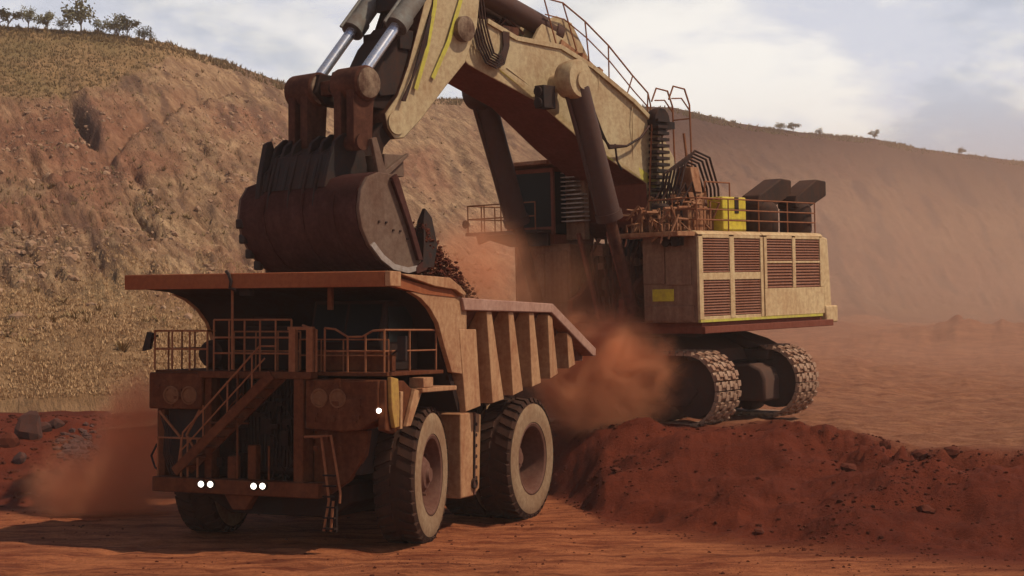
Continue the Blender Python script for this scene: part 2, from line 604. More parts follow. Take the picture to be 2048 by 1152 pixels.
def sst(x, a, b):
    t = np.clip((x - a) / (b - a), 0, 1)
    return t * t * (3 - 2 * t)


TOE = ([-3000, -200, 150, 320, 1000, 1100, 1150, 1210, 1500, 1800, 2048, 2600, 4500], [49, 49, 50, 56, 56, 53.5, 50.5, 46.0, 41.6, 39.3, 37.6, 35, 33])
CRE = ([-3000, -200, 150, 320, 1000, 1100, 1200, 1340, 1600, 1850, 2048, 2600, 4500], [60, 61, 62, 64, 63, 59, 55.2, 53.8, 52.8, 49.0, 48.5, 47, 46])
TOP = ([-3000, 0, 320, 1000, 1100, 1340, 1600, 1850, 2048, 3000], [2.1, 2.1, 2.1, 2.2, 2.25, 2.27, 2.25, 1.85, 1.7, 1.6])


def toe_(px):
    return np.interp(px, *TOE)


def ground_h(X, Y):
    Ys = np.maximum(Y, 1.0)
    px = np.clip(X / Ys * 3200 + 1024, -3000, 4500)
    t0, t1, tp = np.interp(px, *TOE), np.interp(px, *CRE), np.interp(px, *TOP)
    wob = 0.9 * fbm(X * 0.35, Y * 0.35, 3)
    s = np.clip((Y + wob - t0) / (t1 - t0), 0, 1)
    prof = 0.55 * s + 0.45 * s * s * (3 - 2 * s)
    right = sst(px, 950, 1250)
    edge = np.exp(-((s - 1.0) / 0.16) ** 2)
    slope = sst(s, 0.0, 0.15) * (1 - sst(s, 0.93, 1.0))
    h = tp * prof
    rough = fbm(X * 0.33, Y * 0.33, 3, 0.5) * 0.75 + fbm(X * 1.1 + 5, Y * 1.1, 5, 0.62) * 0.20
    h = h + slope * rough * (0.5 + 0.6 * right)
    h = h + edge * (0.02 + 0.26 * fbm(X * 0.8, Y * 0.8, 4)) * sst(Y, 40, 46) * (0.4 + 0.6 * right)
    # broken edge of the bench at the far right of the heap
    rr = np.exp(-((px - 1800) / 210) ** 2) * np.exp(-((Y - (t1 - 1.2)) / 1.4) ** 2)
    h = h + rr * (fbm(X * 1.3, Y * 1.3, 4) * 1.1 - 0.1)
    # spur running down the heap, hollows under it
    ax, ay, bx, by = 8.64, 53.6, 12.2, 46.8
    tt = np.clip(((X - ax) * (bx - ax) + (Y - ay) * (by - ay)) / ((bx - ax) ** 2 + (by - ay) ** 2), 0, 1)
    dd = np.hypot(X - ax - tt * (bx - ax), Y - ay - tt * (by - ay))
    h = h + 0.34 * np.exp(-dd / 0.8) * np.sin(np.pi * np.clip(tt * 0.9 + 0.08, 0, 1))
    for cx_, cy_, sx_, dep in ((10.2, 49.3, .75, .5), (9.2, 50.6, .5, .35), (13.2, 48.0, .8, .55), (12.2, 49.6, .6, .4), (14.6, 47.6, .6, .4)):
        h = h - dep * np.exp(-((X - cx_) ** 2 + ((Y - cy_) * .7) ** 2) / sx_ ** 2)
    # gentle grading of the traffic areas, wheel ruts on the road
    qq = (X + 5.2) * 0.917 - (Y - 42.9) * 0.399
    rut = np.exp(-((np.abs(qq + .15 * fbm(Y * .3, X * .3, 2)) - 2.9) / .45) ** 2) * (1 - sst(Y, toe_(px) - 3, toe_(px)))
    h = h - 0.05 * rut * (1 + 1.5 * fbm(X * 1.5, Y * 1.5, 3)) + (1 - sst(Y, toe_(px) - 3, toe_(px))) * sst(Y, 20, 30) * 0.07 * fbm(X * 0.9, Y * 0.9, 4, 0.6)
    h = h + (1 - slope) * 0.05 * fbm(X * 0.25, Y * 0.8, 4)
    # the floor climbs to the windrows behind the excavator
    far = sst(Y, 85, 175) * sst(px, 900, 1500) * 4.6
    wind = np.exp(-((Y - 138 - 14 * fbm(X * 0.02, 0 * X, 2)) / 7) ** 2) * sst(px, 1640, 1950) * (1.0 + 2.0 * fbm(X * 0.11, Y * 0.08, 4) + 0.9 * fbm(X * .5, Y * .4, 4))
    h = h + far + wind + sst(Y, 66, 100) * sst(px, 1000, 1400) * (0.7 * np.maximum(fbm(X * 0.16, Y * 0.10, 4), -0.1) + 0.22 * np.abs(fbm(X * 0.06 + Y * .05, Y * 0.22, 4)) + .06 * fbm(X * .6, Y * .6, 3))
    return np.where(Y > 5, h, 0.05 * fbm(X * 0.25, Y * 0.8, 4))


# ------------------------------------------------------------------ ground
def grid_mesh(name, X, Y, Z, mat, closed=False, tint=None, attr='tint'):
    nr, nc = X.shape
    co = np.stack([X, Y, Z], -1).reshape(-1, 3)
    ii = np.arange(nr * nc).reshape(nr, nc)
    if closed:
        a, b = ii[:-1, :], np.roll(ii, -1, 1)[:-1, :]
        c, d = np.roll(ii, -1, 1)[1:, :], ii[1:, :]
    else:
        a, b, c, d = ii[:-1, :-1], ii[:-1, 1:], ii[1:, 1:], ii[1:, :-1]
    q = np.stack([a, b, c, d], -1).reshape(-1, 4)
    me = bpy.data.meshes.new(name)
    me.vertices.add(len(co))
    me.vertices.foreach_set('co', co.ravel())
    me.loops.add(q.size)
    me.loops.foreach_set('vertex_index', q.ravel())
    me.polygons.add(len(q))
    me.polygons.foreach_set('loop_start', np.arange(0, q.size, 4))
    me.polygons.foreach_set('loop_total', np.full(len(q), 4))
    me.update(calc_edges=True)
    me.polygons.foreach_set('use_smooth', np.ones(len(q), bool))
    me.materials.append(mat)
    if tint is not None:
        at = me.attributes.new(attr, 'FLOAT_VECTOR', 'POINT')
        at.data.foreach_set('vector', tint.reshape(-1, 3).astype(np.float32).ravel())
    o = bpy.data.objects.new(name, me)
    COL.objects.link(o)
    return o


az_in = np.arange(-400, 2451, 4.2)
az_in = np.arctan((az_in - 1024) / 3200)
az_out = np.concatenate([np.linspace(az_in[-1], math.pi, 60)[1:], np.linspace(-math.pi, az_in[0], 60)[1:-1]])
az = np.concatenate([az_in, az_out])
rows_y = np.arange(1230, 700, -1.9)
rad = np.concatenate([[0.5, 6, 12, 18, 23, 27], 5.5 * 3200 / (rows_y - 660), np.geomspace(460, 640, 6)])
rad = np.unique(np.concatenate([rad[rad < 60], np.arange(60, 110, 0.5), np.arange(110, 230, 1.6), np.geomspace(232, 640, 16)]))
RA, AZ = np.meshgrid(rad, az, indexing='ij')
cc = np.where(np.abs(AZ) < 1.2, np.cos(AZ), 1.0)
GX, GY = RA * np.sin(AZ) / np.where(np.abs(AZ) < 0.6, np.cos(AZ), math.cos(0.6)), RA * np.cos(AZ) / np.where(np.abs(AZ) < 0.6, np.cos(AZ), math.cos(0.6))
GZ = ground_h(GX, GY)
gpx = np.clip(GX / np.maximum(GY, 1) * 3200 + 1024, -3000, 4500)
toe = np.interp(gpx, *TOE)
road = (1 - sst(GY, toe - 2.5, toe + 1.0)) * 0.85
flat = sst(GY, np.interp(gpx, *CRE) - 0.5, np.interp(gpx, *CRE) + 3) * sst(gpx, 1150, 1500) * 1.0
tint = np.stack([np.clip(road, 0, 1), np.clip(flat, 0, 1), 0 * road], -1)
ground = grid_mesh('ground', GX, GY, GZ, M['ground'], True, tint)
tag(ground, kind='structure')

# ------------------------------------------------------------------ hillside
XK = [-1400, -300, 0, 300, 590, 900, 1350, 1700, 2048, 2600, 3400]
HB = ([60, 64, 65, 68, 86, 128, 168, 170, 168, 165, 160], [2, 2, 2.0, 2.2, 3.4, 4.8, 6.2, 6.8, 6.8, 6.8, 6.8])
HC = [175, 190, 200, 215, 260, 300, 340, 370, 400, 430, 450]
SKY_X = [-1400, -300, 0, 100, 200, 280, 340, 400, 470, 540, 590, 760, 900, 1350, 1480, 1600, 1750, 1850, 2048, 2600, 3400]
SKY_Y = [60, 52, 50, 57, 63, 76, 85, 107, 128, 155, 176, 196, 196, 215, 246, 264, 276, 298, 322, 380, 450]
hpx = np.concatenate([np.arange(-1400, -250, 25), np.arange(-250, 2300, 4.5), np.arange(2300, 3400, 25)])
hv = np.concatenate([np.linspace(-0.05, 1, 190), np.linspace(1.02, 1.35, 8)])


def hill_pt(px, v, noise=True):
    yb = np.interp(px, XK, HB[0])
    zb = np.interp(px, XK, HB[1])
    yc = np.interp(px, XK, HC)
    Y = yb + (yc - yb) * v
    vv = np.clip(v, 0, 1)
    X = (px - 1024) / 3200 * Y
    p0 = 660 - (zb - 5.5) / yb * 3200
    p1 = np.interp(px, SKY_X, SKY_Y)
    gg = np.minimum(v, 0) * 1.0 + vv ** (0.72 + 0.2 * sst(px, 600, 1200))
    py = p0 + (p1 - p0) * gg
    Z = 5.5 + (660 - py) / 3200 * Y - np.maximum(v - 1, 0) * 60
    if noise:
        amp = sst(v, 0.0, 0.08)
        top = 1 - 0.85 * sst(v, 0.85, 1.0)
        # rills run down the fall line, which shows as a slant in the view
        q = (px - 0.75 * py)
        rill = -np.abs(fbm(q * 0.016, (px + py) * 0.003, 5, 0.62)) * 0.6
        rill2 = fbm(q * 0.055, (px + py) * 0.011, 4, 0.65) * 0.45
        face = 1 - sst(grass_zone(px, py), 0.2, 0.8)
        far_ = 1 - 0.25 * sst(px, 700, 1300)
        Z = Z + amp * top * far_ * (fbm(X * 0.03, Y * 0.03, 3) * 2.2 + (rill + 0.25 + rill2) * (0.15 + 0.85 * face) + fbm(X * 0.45, Y * 0.45, 5, 0.62) * 0.32 + fbm(X * 1.7, Y * 1.7, 2) * 0.30 + fbm(q * 0.10, (px + py) * 0.02, 3) * 0.40 * face)
        # narrow washouts that cut the slope
        for wx, wy, wl, ww, wd in ((285, 420, 42, 5, 1.3), (275, 340, 36, 9, 1.3), (225, 320, 22, 7, .9), (400, 300, 60, 8, 1.2), (480, 330, 50, 9, 1.0), (330, 250, 40, 8, .9), (110, 470, 40, 10, .9), (190, 520, 45, 10, 1.0), (520, 270, 50, 8, .9), (60, 440, 30, 9, .7), (410, 430, 40, 8, .8), (930, 330, 50, 9, 1.0), (880, 400, 50, 10, 1.0)):
            uu, vv_ = ((px - wx) * .62 + (py - wy) * .78) / wl, ((px - wx) * .78 - (py - wy) * .62 + 8 * fbm(py * .05, px * .05, 2)) / ww
            Z = Z - wd * np.exp(-uu ** 2 - vv_ ** 2)
        # bench that steps the slope
        bl_ = np.interp(px, [-200, 0, 200, 330, 450, 600], [330, 318, 300, 210, 160, 190]) + 10 * fbm(px * .02, 0 * px, 3)
        Z = Z - 1.3 * np.exp(-((py - bl_ - 12) / 13) ** 2) * (1 - sst(px, 420, 620))
        # gully and small scarps
        gl = np.exp(-(((px - 158) - (py - 235) * 0.62) / 15) ** 2) * np.exp(-((py - 235) / 48) ** 2)
        Z = Z - gl * 2.4 * (1 + 1.6 * fbm(px * .06, py * .06, 3))
        gl2 = np.exp(-(((px - 40) - (py - 300) * 0.8) / 60) ** 2) * np.exp(-((py - 250) / 40) ** 2)
        Z = Z - gl2 * 1.6
        return X, Y, Z, py, gl
    return X, Y, Z, py, 0 * X


def grass_zone(px, py):
    lim = np.interp(px, [-400, 0, 180, 250, 330, 400, 480, 600], [195, 192, 188, 160, 118, 112, 122, 150]) + 14 * fbm(px * 0.02, py * 0.02, 3)
    g = 1 - sst(py, lim - 10, lim + 10)
    lower = sst(py + 60 * fbm(px * 0.012, py * 0.012, 3), 520, 640) * 0.75 * (1 - sst(px, 500, 800))
    return np.clip(g + lower, 0, 1)


PX, PV = np.meshgrid(hpx, hv)
HX, HY, HZ, HPY, GUL = hill_pt(PX, PV)
zg = grass_zone(PX, HPY)
zr = np.exp(-((HPY - 265) / 62) ** 2) * (1 - sst(PX, 180, 330)) + 0.75 * np.clip(fbm(PX * 0.006, HPY * 0.012, 4) * 2.6 + .1, 0, 1) + 0.6 * sst(PX, 900, 1350)
zr = np.clip(zr + 0.6 * (1 - sst(PV, 0.0, 0.03)), 0, 1)
up_r = sst(PX, 850, 1350) * (0.38 + 0.5 * (1 - sst(HPY - np.interp(PX, SKY_X, SKY_Y), 20, 170)))
zd = np.clip(up_r + GUL * 0.5 + 0.5 * sst(-fbm((PX - 0.75 * HPY) * 0.035, (PX + HPY) * 0.007, 4, 0.6), 0.2, 0.42), 0, 1) * (1 - 0.8 * zg)
hill = grid_mesh('hillside', HX, HY, HZ, M['hill'], False, np.stack([zg, zr, zd], -1), 'zone')
tag(hill, kind='structure')


def tufts(name, mat, spots, size, blades, lean=0.5, seed=3):
    rg = np.random.default_rng(seed)
    n = len(spots)
    P = np.repeat(spots, blades, 0)
    m = len(P)
    a = rg.random(m) * 2 * np.pi
    s = np.repeat(size * (0.55 + 0.9 * rg.random(n)), blades) * (0.6 + 0.6 * rg.random(m))
    base = P + np.stack([np.cos(a), np.sin(a), 0 * a], -1) * (s * 0.18 * rg.random(m))[:, None]
    side = np.stack([-np.sin(a), np.cos(a), 0 * a], -1) * (s * 0.16)[:, None]
    tip = base + np.stack([np.cos(a) * lean, np.sin(a) * lean, 0.6 + 0.5 * rg.random(m)], -1) * s[:, None]
    base = base - np.array([0, 0, 0.12]) * s[:, None]
    co = np.stack([base - side, base + side, tip], 1).reshape(-1, 3)
    me = bpy.data.meshes.new(name)
    me.vertices.add(len(co))
    me.vertices.foreach_set('co', co.ravel())
    idx = np.arange(len(co))
    me.loops.add(len(co))
    me.loops.foreach_set('vertex_index', idx)
    me.polygons.add(m)
    me.polygons.foreach_set('loop_start', np.arange(0, len(co), 3))
    me.polygons.foreach_set('loop_total', np.full(m, 3))
    me.update(calc_edges=True)
    me.materials.append(mat)
    o = bpy.data.objects.new(name, me)
    COL.objects.link(o)
    return o


rg = np.random.default_rng(5)


def pick(n, x0, x1, v0, v1, keep):
    px = x0 + (x1 - x0) * rg.random(n)
    v = v0 + (v1 - v0) * rg.random(n)
    X, Y, Z, py, _ = hill_pt(px, v)
    ok = keep(px, py, X, Y) > rg.random(n)
    return np.stack([X, Y, Z], -1)[ok]


low = pick(46000, -150, 620, 0.01, 0.34, lambda px, py, X, Y: sst(py + 110 * fbm(px * 0.012, py * 0.012, 4), 470, 640) * (0.35 + 1.1 * sst(fbm(X * 0.3, Y * 0.3, 3), -0.15, 0.2)))
tag(tufts('straw_grass', M['straw'], low, 0.155, 6), 'dry straw coloured grass tufts covering the lower hillside', 'grass', kind='stuff')
upz = pick(22000, -150, 620, 0.35, 1.0, lambda px, py, X, Y: np.where(grass_zone(px, py) > 0.5, 0.9, 0.05))
tag(tufts('hill_grass', M['olive'], upz, 0.28, 8), 'olive scrubby grass on the upper hillside', 'grass', kind='stuff')
ridge = pick(7200, -150, 2100, 0.965, 1.0, lambda px, py, X, Y: 0.25 + 0.7 * sst(fbm(px * 0.02, 0 * px, 3), 0.0, 0.3))
tag(tufts('ridge_scrub', M['olive'], ridge, 0.5, 9), 'low dark scrub fringing the skyline of the ridge', 'scrub', kind='stuff')


scr = pick(16000, -150, 1000, 0.05, 0.97, lambda px, py, X, Y: (1 - grass_zone(px, py)) * (0.06 + 0.9 * sst(fbm(X * 0.12, Y * 0.12, 4), 0.08, 0.35)))
g4 = np.random.default_rng(15)
SCREE = (scr, 0.08 + 0.42 * g4.random(len(scr)) ** 5)
bsh = pick(1500, -150, 1000, 0.05, 0.97, lambda px, py, X, Y: 0.8 * sst(fbm(X * 0.09 + 30, Y * 0.09, 3), 0.05, 0.3) + 0 * px)
tag(tufts('hill_shrubs', M['olive'], bsh, 0.36, 16, 0.9), 'sparse low shrubs dotted over the hillside', 'scrub', kind='stuff')

# ------------------------------------------------------------------ trees on the ridge
def make_tree(h, spread, seed):
    rn = random.Random(seed)
    root = bpy.data.objects.new('gum_tree', None)
    COL.objects.link(root)
    tk = MB(False)
    ends = []
    tk.tube([(0, 0, -0.5), (0.05, 0, h * 0.25), (0.02 + rn.uniform(-.1, .1), 0.05, h * 0.5)], h * 0.028, 6, h * 0.018)
    for i in range(8):
        a = i * 0.8 + rn.uniform(-.4, .4)
        q_ = rn.uniform(.2, 1.05)
        e = Vector((math.cos(a) * spread * q_, math.sin(a) * spread * q_, h * rn.uniform(.48, 1.05)))
        mid = Vector((e.x * .45, e.y * .45, h * rn.uniform(.5, .65)))
        st = Vector((0.03, 0.02, h * rn.uniform(.3, .48)))
        tk.tube([st, mid, e], h * 0.016, 5, h * 0.006)
        ends += [e, mid.lerp(e, .6)]
    part('trunk', tk, M['bark'], root)
    cr = MB(False)
    for e in ends:
        for k in range(rn.randint(18, 62)):
            d = Vector((rn.gauss(0, 1), rn.gauss(0, 1), rn.gauss(0, .8))) * spread * 0.2
            c = e + d
            s = h * rn.uniform(.028, .06)
            n1 = Vector((rn.uniform(-1, 1), rn.uniform(-1, 1), rn.uniform(-1, 1))).normalized()
            n2 = n1.orthogonal().normalized() * s * rn.uniform(.5, .9)
            n1 = n1 * s
            o = len(cr.v)
            cr.v += [tuple(c - n1), tuple(c + n2), tuple(c + n1), tuple(c - n2)]
            cr.f.append((o, o + 1, o + 2, o + 3))
    me = bpy.data.meshes.new('crown')
    me.from_pydata(cr.v, [], cr.f)
    me.materials.append(M['leaf'])
    obj('crown', me, root)
    return root


def copy_tree(o, parent=None):
    c = o.copy()
    COL.objects.link(c)
    if parent:
        c.parent = parent
    for ch in list(o.children):
        copy_tree(ch, c)
    return c


protos = [make_tree(4.2, 1.9, 3), make_tree(3.4, 1.7, 8), make_tree(3.7, 2.2, 21)]
tree_spots = [  # px, proto, scale, label
    (12, 0, 0.85, 'scrubby gum tree at the far left end of the ridge line'),
    (52, 1, 0.95, 'small gum tree on the left ridge, second from the left edge'),
    (92, 0, 0.70, 'thin short gum tree on the left ridge, just left of the broad crowned tree'),
    (122, 1, 0.75, 'low gum tree tucked against the left side of the broad crowned ridge tree'),
    (160, 2, 1.15, 'tallest broad crowned gum tree on the left ridge'),
    (190, 1, 0.70, 'small leaning gum tree just right of the broad crowned ridge tree'),
    (228, 2, 0.85, 'spreading gum tree left of the gap in the ridge trees'),
    (250, 0, 0.75, 'narrow gum tree in the middle of the right hand ridge clump'),
    (284, 2, 0.70, 'last sparse gum tree where the left ridge starts to fall away'),
    (1562, 1, 0.75, 'tiny tree on the far hazy ridge above the black exhausts'),
    (1588, 0, 0.7, 'tiny tree on the far hazy ridge, right beside the one above the exhausts'),
    (1640, 2, 0.6, 'squat tiny tree on the far hazy ridge right of the exhausts'),
    (1752, 0, 0.7, 'tiny tree alone on the far ridge above the dust haze'),
    (1925, 1, 0.65, 'tiny tree on the far ridge near the right edge of the picture'),
]
used = set()
for px, pi, s, lab in tree_spots:
    X, Y, Z, py, _ = hill_pt(np.array([float(px)]), np.array([0.985]))
    o = protos[pi] if pi not in used else copy_tree(protos[pi])
    used.add(pi)
    o.location = (X[0], Y[0], Z[0] - 0.1)
    o.rotation_euler = (0, 0, px * 0.37)
    o.scale = (s * random.uniform(.8, 1.3), s, s * random.uniform(.75, 1.1))
    o.rotation_euler.x = random.uniform(-.12, .12)
    tag(o, lab, 'tree', 'gum trees along the ridge')


# ------------------------------------------------------------------ rocks and clods
def rock_mesh(name, mat, seed, sub=2, jag=0.35):
    bm = bmesh.new()
    bmesh.ops.create_icosphere(bm, subdivisions=sub, radius=1)
    rn = random.Random(seed)
    planes = [(Vector((rn.gauss(0, 1), rn.gauss(0, 1), rn.gauss(0, 1))).normalized(), rn.uniform(.55, .9)) for _ in range(9)]
    for v in bm.verts:
        p = v.co.copy()
        for n, d in planes:
            q = p.dot(n)
            if q > d:
                p -= n * (q - d)
        v.co = p * (1 + rn.uniform(-jag, jag) * .2)
    me = bpy.data.meshes.new(name)
    bm.to_mesh(me)
    bm.free()
    me.materials.append(mat)
    return me


rock_dark = [rock_mesh('rock', M['rock'], i) for i in range(3)]
rock_grey = [rock_mesh('rock', M['grey_rock'], 10 + i) for i in range(3)]
rock_red = [rock_mesh('rock', M['red_rock'], 20 + i) for i in range(3)]


def at_px(px, py):
    """where a sight line through the photograph meets the ground"""
    lo = 5.0
    Y = np.geomspace(20, 400, 6000)
    X = (px - 1024) / 3200 * Y
    zr_ = 5.5 + (660 - py) / 3200 * Y
    g = ground_h(X, Y)
    i = int(np.argmax(g >= zr_))
    return X[i], Y[i], g[i]


rocks = [  # px, py, half size m (x, y, z), mesh set, label
    (62, 872, (.62, .6, .85), rock_dark, 'large dark tilted boulder on the red bank at the left edge'),
    (22, 890, (.45, .5, .45), rock_red, 'red brown boulder at the very left edge of the bank'),
    (88, 862, (.35, .4, .3), rock_dark, 'dark stone against the right side of the tilted boulder'),
    (112, 852, (.35, .4, .28), rock_dark, 'black stone high on the red bank between boulder and rubble'),
    (42, 922, (.3, .35, .3), rock_grey, 'grey stone half way down the red bank below the tilted boulder'),
    (98, 978, (.35, .3, .14), rock_dark, 'flat dark slab at the foot of the left bank'),
    (245, 798, (.45, .5, .4), rock_dark, 'dark boulder on the bank left of the truck, lower of the row'),
    (262, 784, (.5, .5, .42), rock_grey, 'grey boulder in the middle of the row beside the truck'),
    (282, 768, (.5, .5, .45), rock_dark, 'dark boulder at the top of the row beside the truck'),
    (1848, 1022, (.30, .28, .2), rock_red, 'dark stone lying alone on the right part of the ore heap'),
    (1518, 1062, (.16, .16, .10), rock_red, 'small red stone near the foot of the heap'),
    (1700, 938, (.30, .34, .22), rock_red, 'large dark red clod in the hollow below the spur of the heap'),
    (1835, 915, (.34, .30, .24), rock_red, 'broad dark clod at the broken edge of the bench'),
    (1770, 895, (.26, .24, .2), rock_red, 'red clod on the broken bench edge right of the tracks'),
    (1900, 905, (.26, .26, .2), rock_red, 'red clod on the bench edge nearest the right side'),
    (1232, 942, (.22, .2, .12), rock_red, 'low red clod on the heap near the rear wheel'),
]
for i, (px, py, s, ms, lab) in enumerate(rocks):
    X, Y, Z = at_px(px, py)
    o = obj('rock', ms[i % 3])
    o.location = (X, Y, Z + s[2] * 0.15)
    o.scale = s
    o.rotation_euler = (random.uniform(-.4, .4), random.uniform(-.5, .5), random.uniform(0, 6))
    tag(o, lab, 'rock')


def rubble(name, mat, spots, sizes, seed=1):
    rn = random.Random(seed)
    base = []
    for k in range(4):
        bm = bmesh.new()
        bmesh.ops.create_icosphere(bm, subdivisions=1, radius=1)
        for v in bm.verts:
            v.co *= rn.uniform(.6, 1.15)
        base.append(([v.co.copy() for v in bm.verts], [tuple(v.index for v in f.verts) for f in bm.faces]))
        bm.free()
    V, F = [], []
    for (x, y, z), s in zip(spots, sizes):
        vs, fs = base[rn.randrange(4)]
        a = rn.uniform(0, 6.28)
        ca, sa = math.cos(a), math.sin(a)
        sx, sy, sz = s * rn.uniform(.7, 1.3), s * rn.uniform(.7, 1.3), s * rn.uniform(.5, .9)
        o = len(V)
        for p in vs:
            V.append((x + (p.x * ca - p.y * sa) * sx, y + (p.x * sa + p.y * ca) * sy, z + p.z * sz))
        F += [tuple(o + i for i in f) for f in fs]
    me = bpy.data.meshes.new(name)
    me.from_pydata(V, [], F)
    me.materials.append(mat)
    return obj(name, me)


def ground_spots(n, x0, x1, keep, seed):
    g_ = np.random.default_rng(seed)
    px = x0 + (x1 - x0) * g_.random(n)
    t0, t1 = np.interp(px, *TOE), np.interp(px, *CRE)
    s = g_.random(n) * 1.25 - 0.12
    Y = t0 + (t1 - t0) * s
    X = (px - 1024) / 3200 * Y
    ok = keep(px, s, X, Y) > g_.random(n)
    X, Y = X[ok], Y[ok]
    return np.stack([X, Y, ground_h(X, Y)], -1)


M['scree'] = paint('scree', (0.40, 0.27, 0.17), (0.30, 0.15, 0.085), 0.4, 0.9, spec=0.1)
tag(rubble('hill_scree', M['scree'], [tuple(p) for p in SCREE[0]], SCREE[1], 14), 'pale stones and scree strewn down the cut hillside', 'rubble', kind='stuff')
sp = ground_spots(12000, 1100, 2250, lambda px, s, X, Y: 0.12 + 0.75 * sst(fbm(X * 0.5, Y * 0.5, 3), 0.0, 0.3) + 0.4 * (np.abs(s - .95) < .12), 4)
sz = 0.015 + 0.075 * rg.random(len(sp)) ** 4
tag(rubble('heap_clods', M['clod'], [tuple(p) for p in sp], sz), 'loose red clods scattered over the ore heap', 'rubble', kind='stuff')
sp = ground_spots(2600, -150, 330, lambda px, s, X, Y: 0.35 * (s > 0) + 0 * px, 9)
tag(rubble('bank_clods', M['clod'], [tuple(p) for p in sp], 0.03 + 0.16 * rg.random(len(sp)) ** 3), 'red clods over the bank at the left', 'rubble', kind='stuff')
g3 = np.random.default_rng(31)
ry, rx = 27 + 25 * g3.random(5200) ** 0.8, g3.random(5200)
rpx = -150 + 2350 * rx
rX = (rpx - 1024) / 3200 * ry
ok = (ry < toe_(rpx) - 0.3) & (g3.random(5200) < 0.15 + sst(fbm(rX * .4, ry * .4, 3), -.05, .3))
rX, ry = rX[ok], ry[ok]
tag(rubble('road_gravel', M['clod'], list(zip(rX, ry, ground_h(rX, ry))), 0.012 + 0.05 * g3.random(len(rX)) ** 4, 8), 'small loose stones scattered over the haul road', 'gravel', kind='stuff')
pts = [at_px(random.gauss(155, 16), random.gauss(893, 16)) for _ in range(110)]
tag(rubble('grey_rubble', M['grey_rock'], pts, [random.uniform(.08, .24) for _ in pts], 6), 'patch of grey broken stones on the bank left of the dust', 'rubble', kind='stuff')


# =================================================================== HAUL TRUCK
PSI = R(23.5)
truck = obj('haul_truck', None, None, (-5.2, 42.9, 0.0), (0, 0, -PSI))
tag(truck, 'dust covered mining haul truck with a ribbed dump body and lit headlights', 'dump truck')


# ---- wheels
def tyre_mb(rad, w_):
    h = w_ / 2
    prof = [(rad * .56, -h * .80), (rad * .60, -h * .97), (rad * .75, -h * 1.0), (rad * .90, -h * .95), (rad * .965, -h * .80), (rad * .97, 0),
            (rad * .965, h * .80), (rad * .90, h * .95), (rad * .75, h * 1.0), (rad * .60, h * .97), (rad * .56, h * .80)]
    mb = MB()
    mb.lathe(prof, (0, 0, 0), 56, 'r', True)
    nl = 34
    for k in range(nl):
        for sd in (-1, 1):
            t = 2 * math.pi * (k + (0.5 if sd > 0 else 0)) / nl
            dt = 2 * math.pi / nl * 0.31
            vs = []
            for tt in (t - dt, t + dt):
                for (ra, ax) in ((rad * .93, h * .965), (rad * .995, h * .86), (rad * 1.0, h * .15), (rad * .95, h * .10), (rad * .90, h * .80)):
                    vs.append((sd * ax, ra * math.cos(tt + (0.10 if ax < h * .3 else 0)), ra * math.sin(tt + (0.10 if ax < h * .3 else 0))))
            mb._add(vs, [(0, 1, 2, 3, 4), (9, 8, 7, 6, 5), (0, 5, 6, 1), (1, 6, 7, 2), (2, 7, 8, 3), (3, 8, 9, 4), (4, 9, 5, 0)])
    return mb


def tyre_mesh(rad, w_):
    me = tyre_mb(rad, w_).mesh('tyre', M['rubber'], 40)
    me.materials.append(M['sidewall'])
    for p in me.polygons:
        c = p.center
        rr = math.hypot(c.y, c.z)
        if abs(c.x) > w_ * .455 and rr < rad * .95:
            p.material_index = 1
    return me


def rim_mb(rad, w_, deep):
    h = w_ / 2
    mb = MB()
    prof = [(rad * .57, -h * .8), (rad * .57, h * .80), (rad * .60, h * .93), (rad * .575, h * .97), (rad * .535, h * .92), (rad * .52, h * .8),
            (rad * .49, h * (.8 - deep * .5)), (rad * .47, h * (.8 - deep)), (rad * .34, h * (.8 - deep)), (rad * .32, h * (.8 - deep + .12)), (0.001, h * (.8 - deep + .12))]
    mb.lathe(prof, (0, 0, 0), 40)
    return mb


def hub_mb(rad, w_, deep):
    h = w_ / 2
    x0 = h * (.8 - deep + .12)
    mb = MB()
    mb.lathe([(rad * .26, x0), (rad * .26, x0 + .10), (rad * .20, x0 + .20), (rad * .12, x0 + .22), (rad * .10, x0 + .30), (0.001, x0 + .30)], (0, 0, 0), 24)
    for k in range(16):
        t = 2 * math.pi * k / 16
        mb.lathe([(.035, x0 - .05), (.035, x0 + .04), (0.001, x0 + .05)], (0, rad * .41 * math.cos(t), rad * .41 * math.sin(t)), 6)
    return mb


WR = 1.78
ty_me = tyre_mesh(WR, 1.13)
rim_f = rim_mb(WR, 1.13, .55).mesh('wheel', M['rim'])
hub_f = hub_mb(WR, 1.13, .55).mesh('hub', M['rim'])
rim_r = rim_mb(WR, 1.13, 1.15).mesh('wheel', M['rim'])
hub_r = hub_mb(WR, 1.13, 1.15).mesh('hub', M['rim'])


def wheel(r, f, rz, side, rim_me, hub_me, hub=True):
    wv = obj('wheel', rim_me, truck, (r, -f, WR - .04), (random.uniform(0, 1), 0, rz + (0 if side > 0 else math.pi)))
    wv.rotation_mode = 'XYZ'
    obj('tyre', ty_me, wv)
    if hub:
        obj('hub', hub_me, wv)
    return wv


wheel(2.83, 0, R(11), 1, rim_f, hub_f)
wheel(-3.2, 0, R(11), -1, rim_f, hub_f)
for sd in (1, -1):
    wheel(sd * 3.18, -6.0, 0, sd, rim_r, hub_r)
    wheel(sd * 1.93, -6.0, 0, sd, rim_r, hub_r, False)

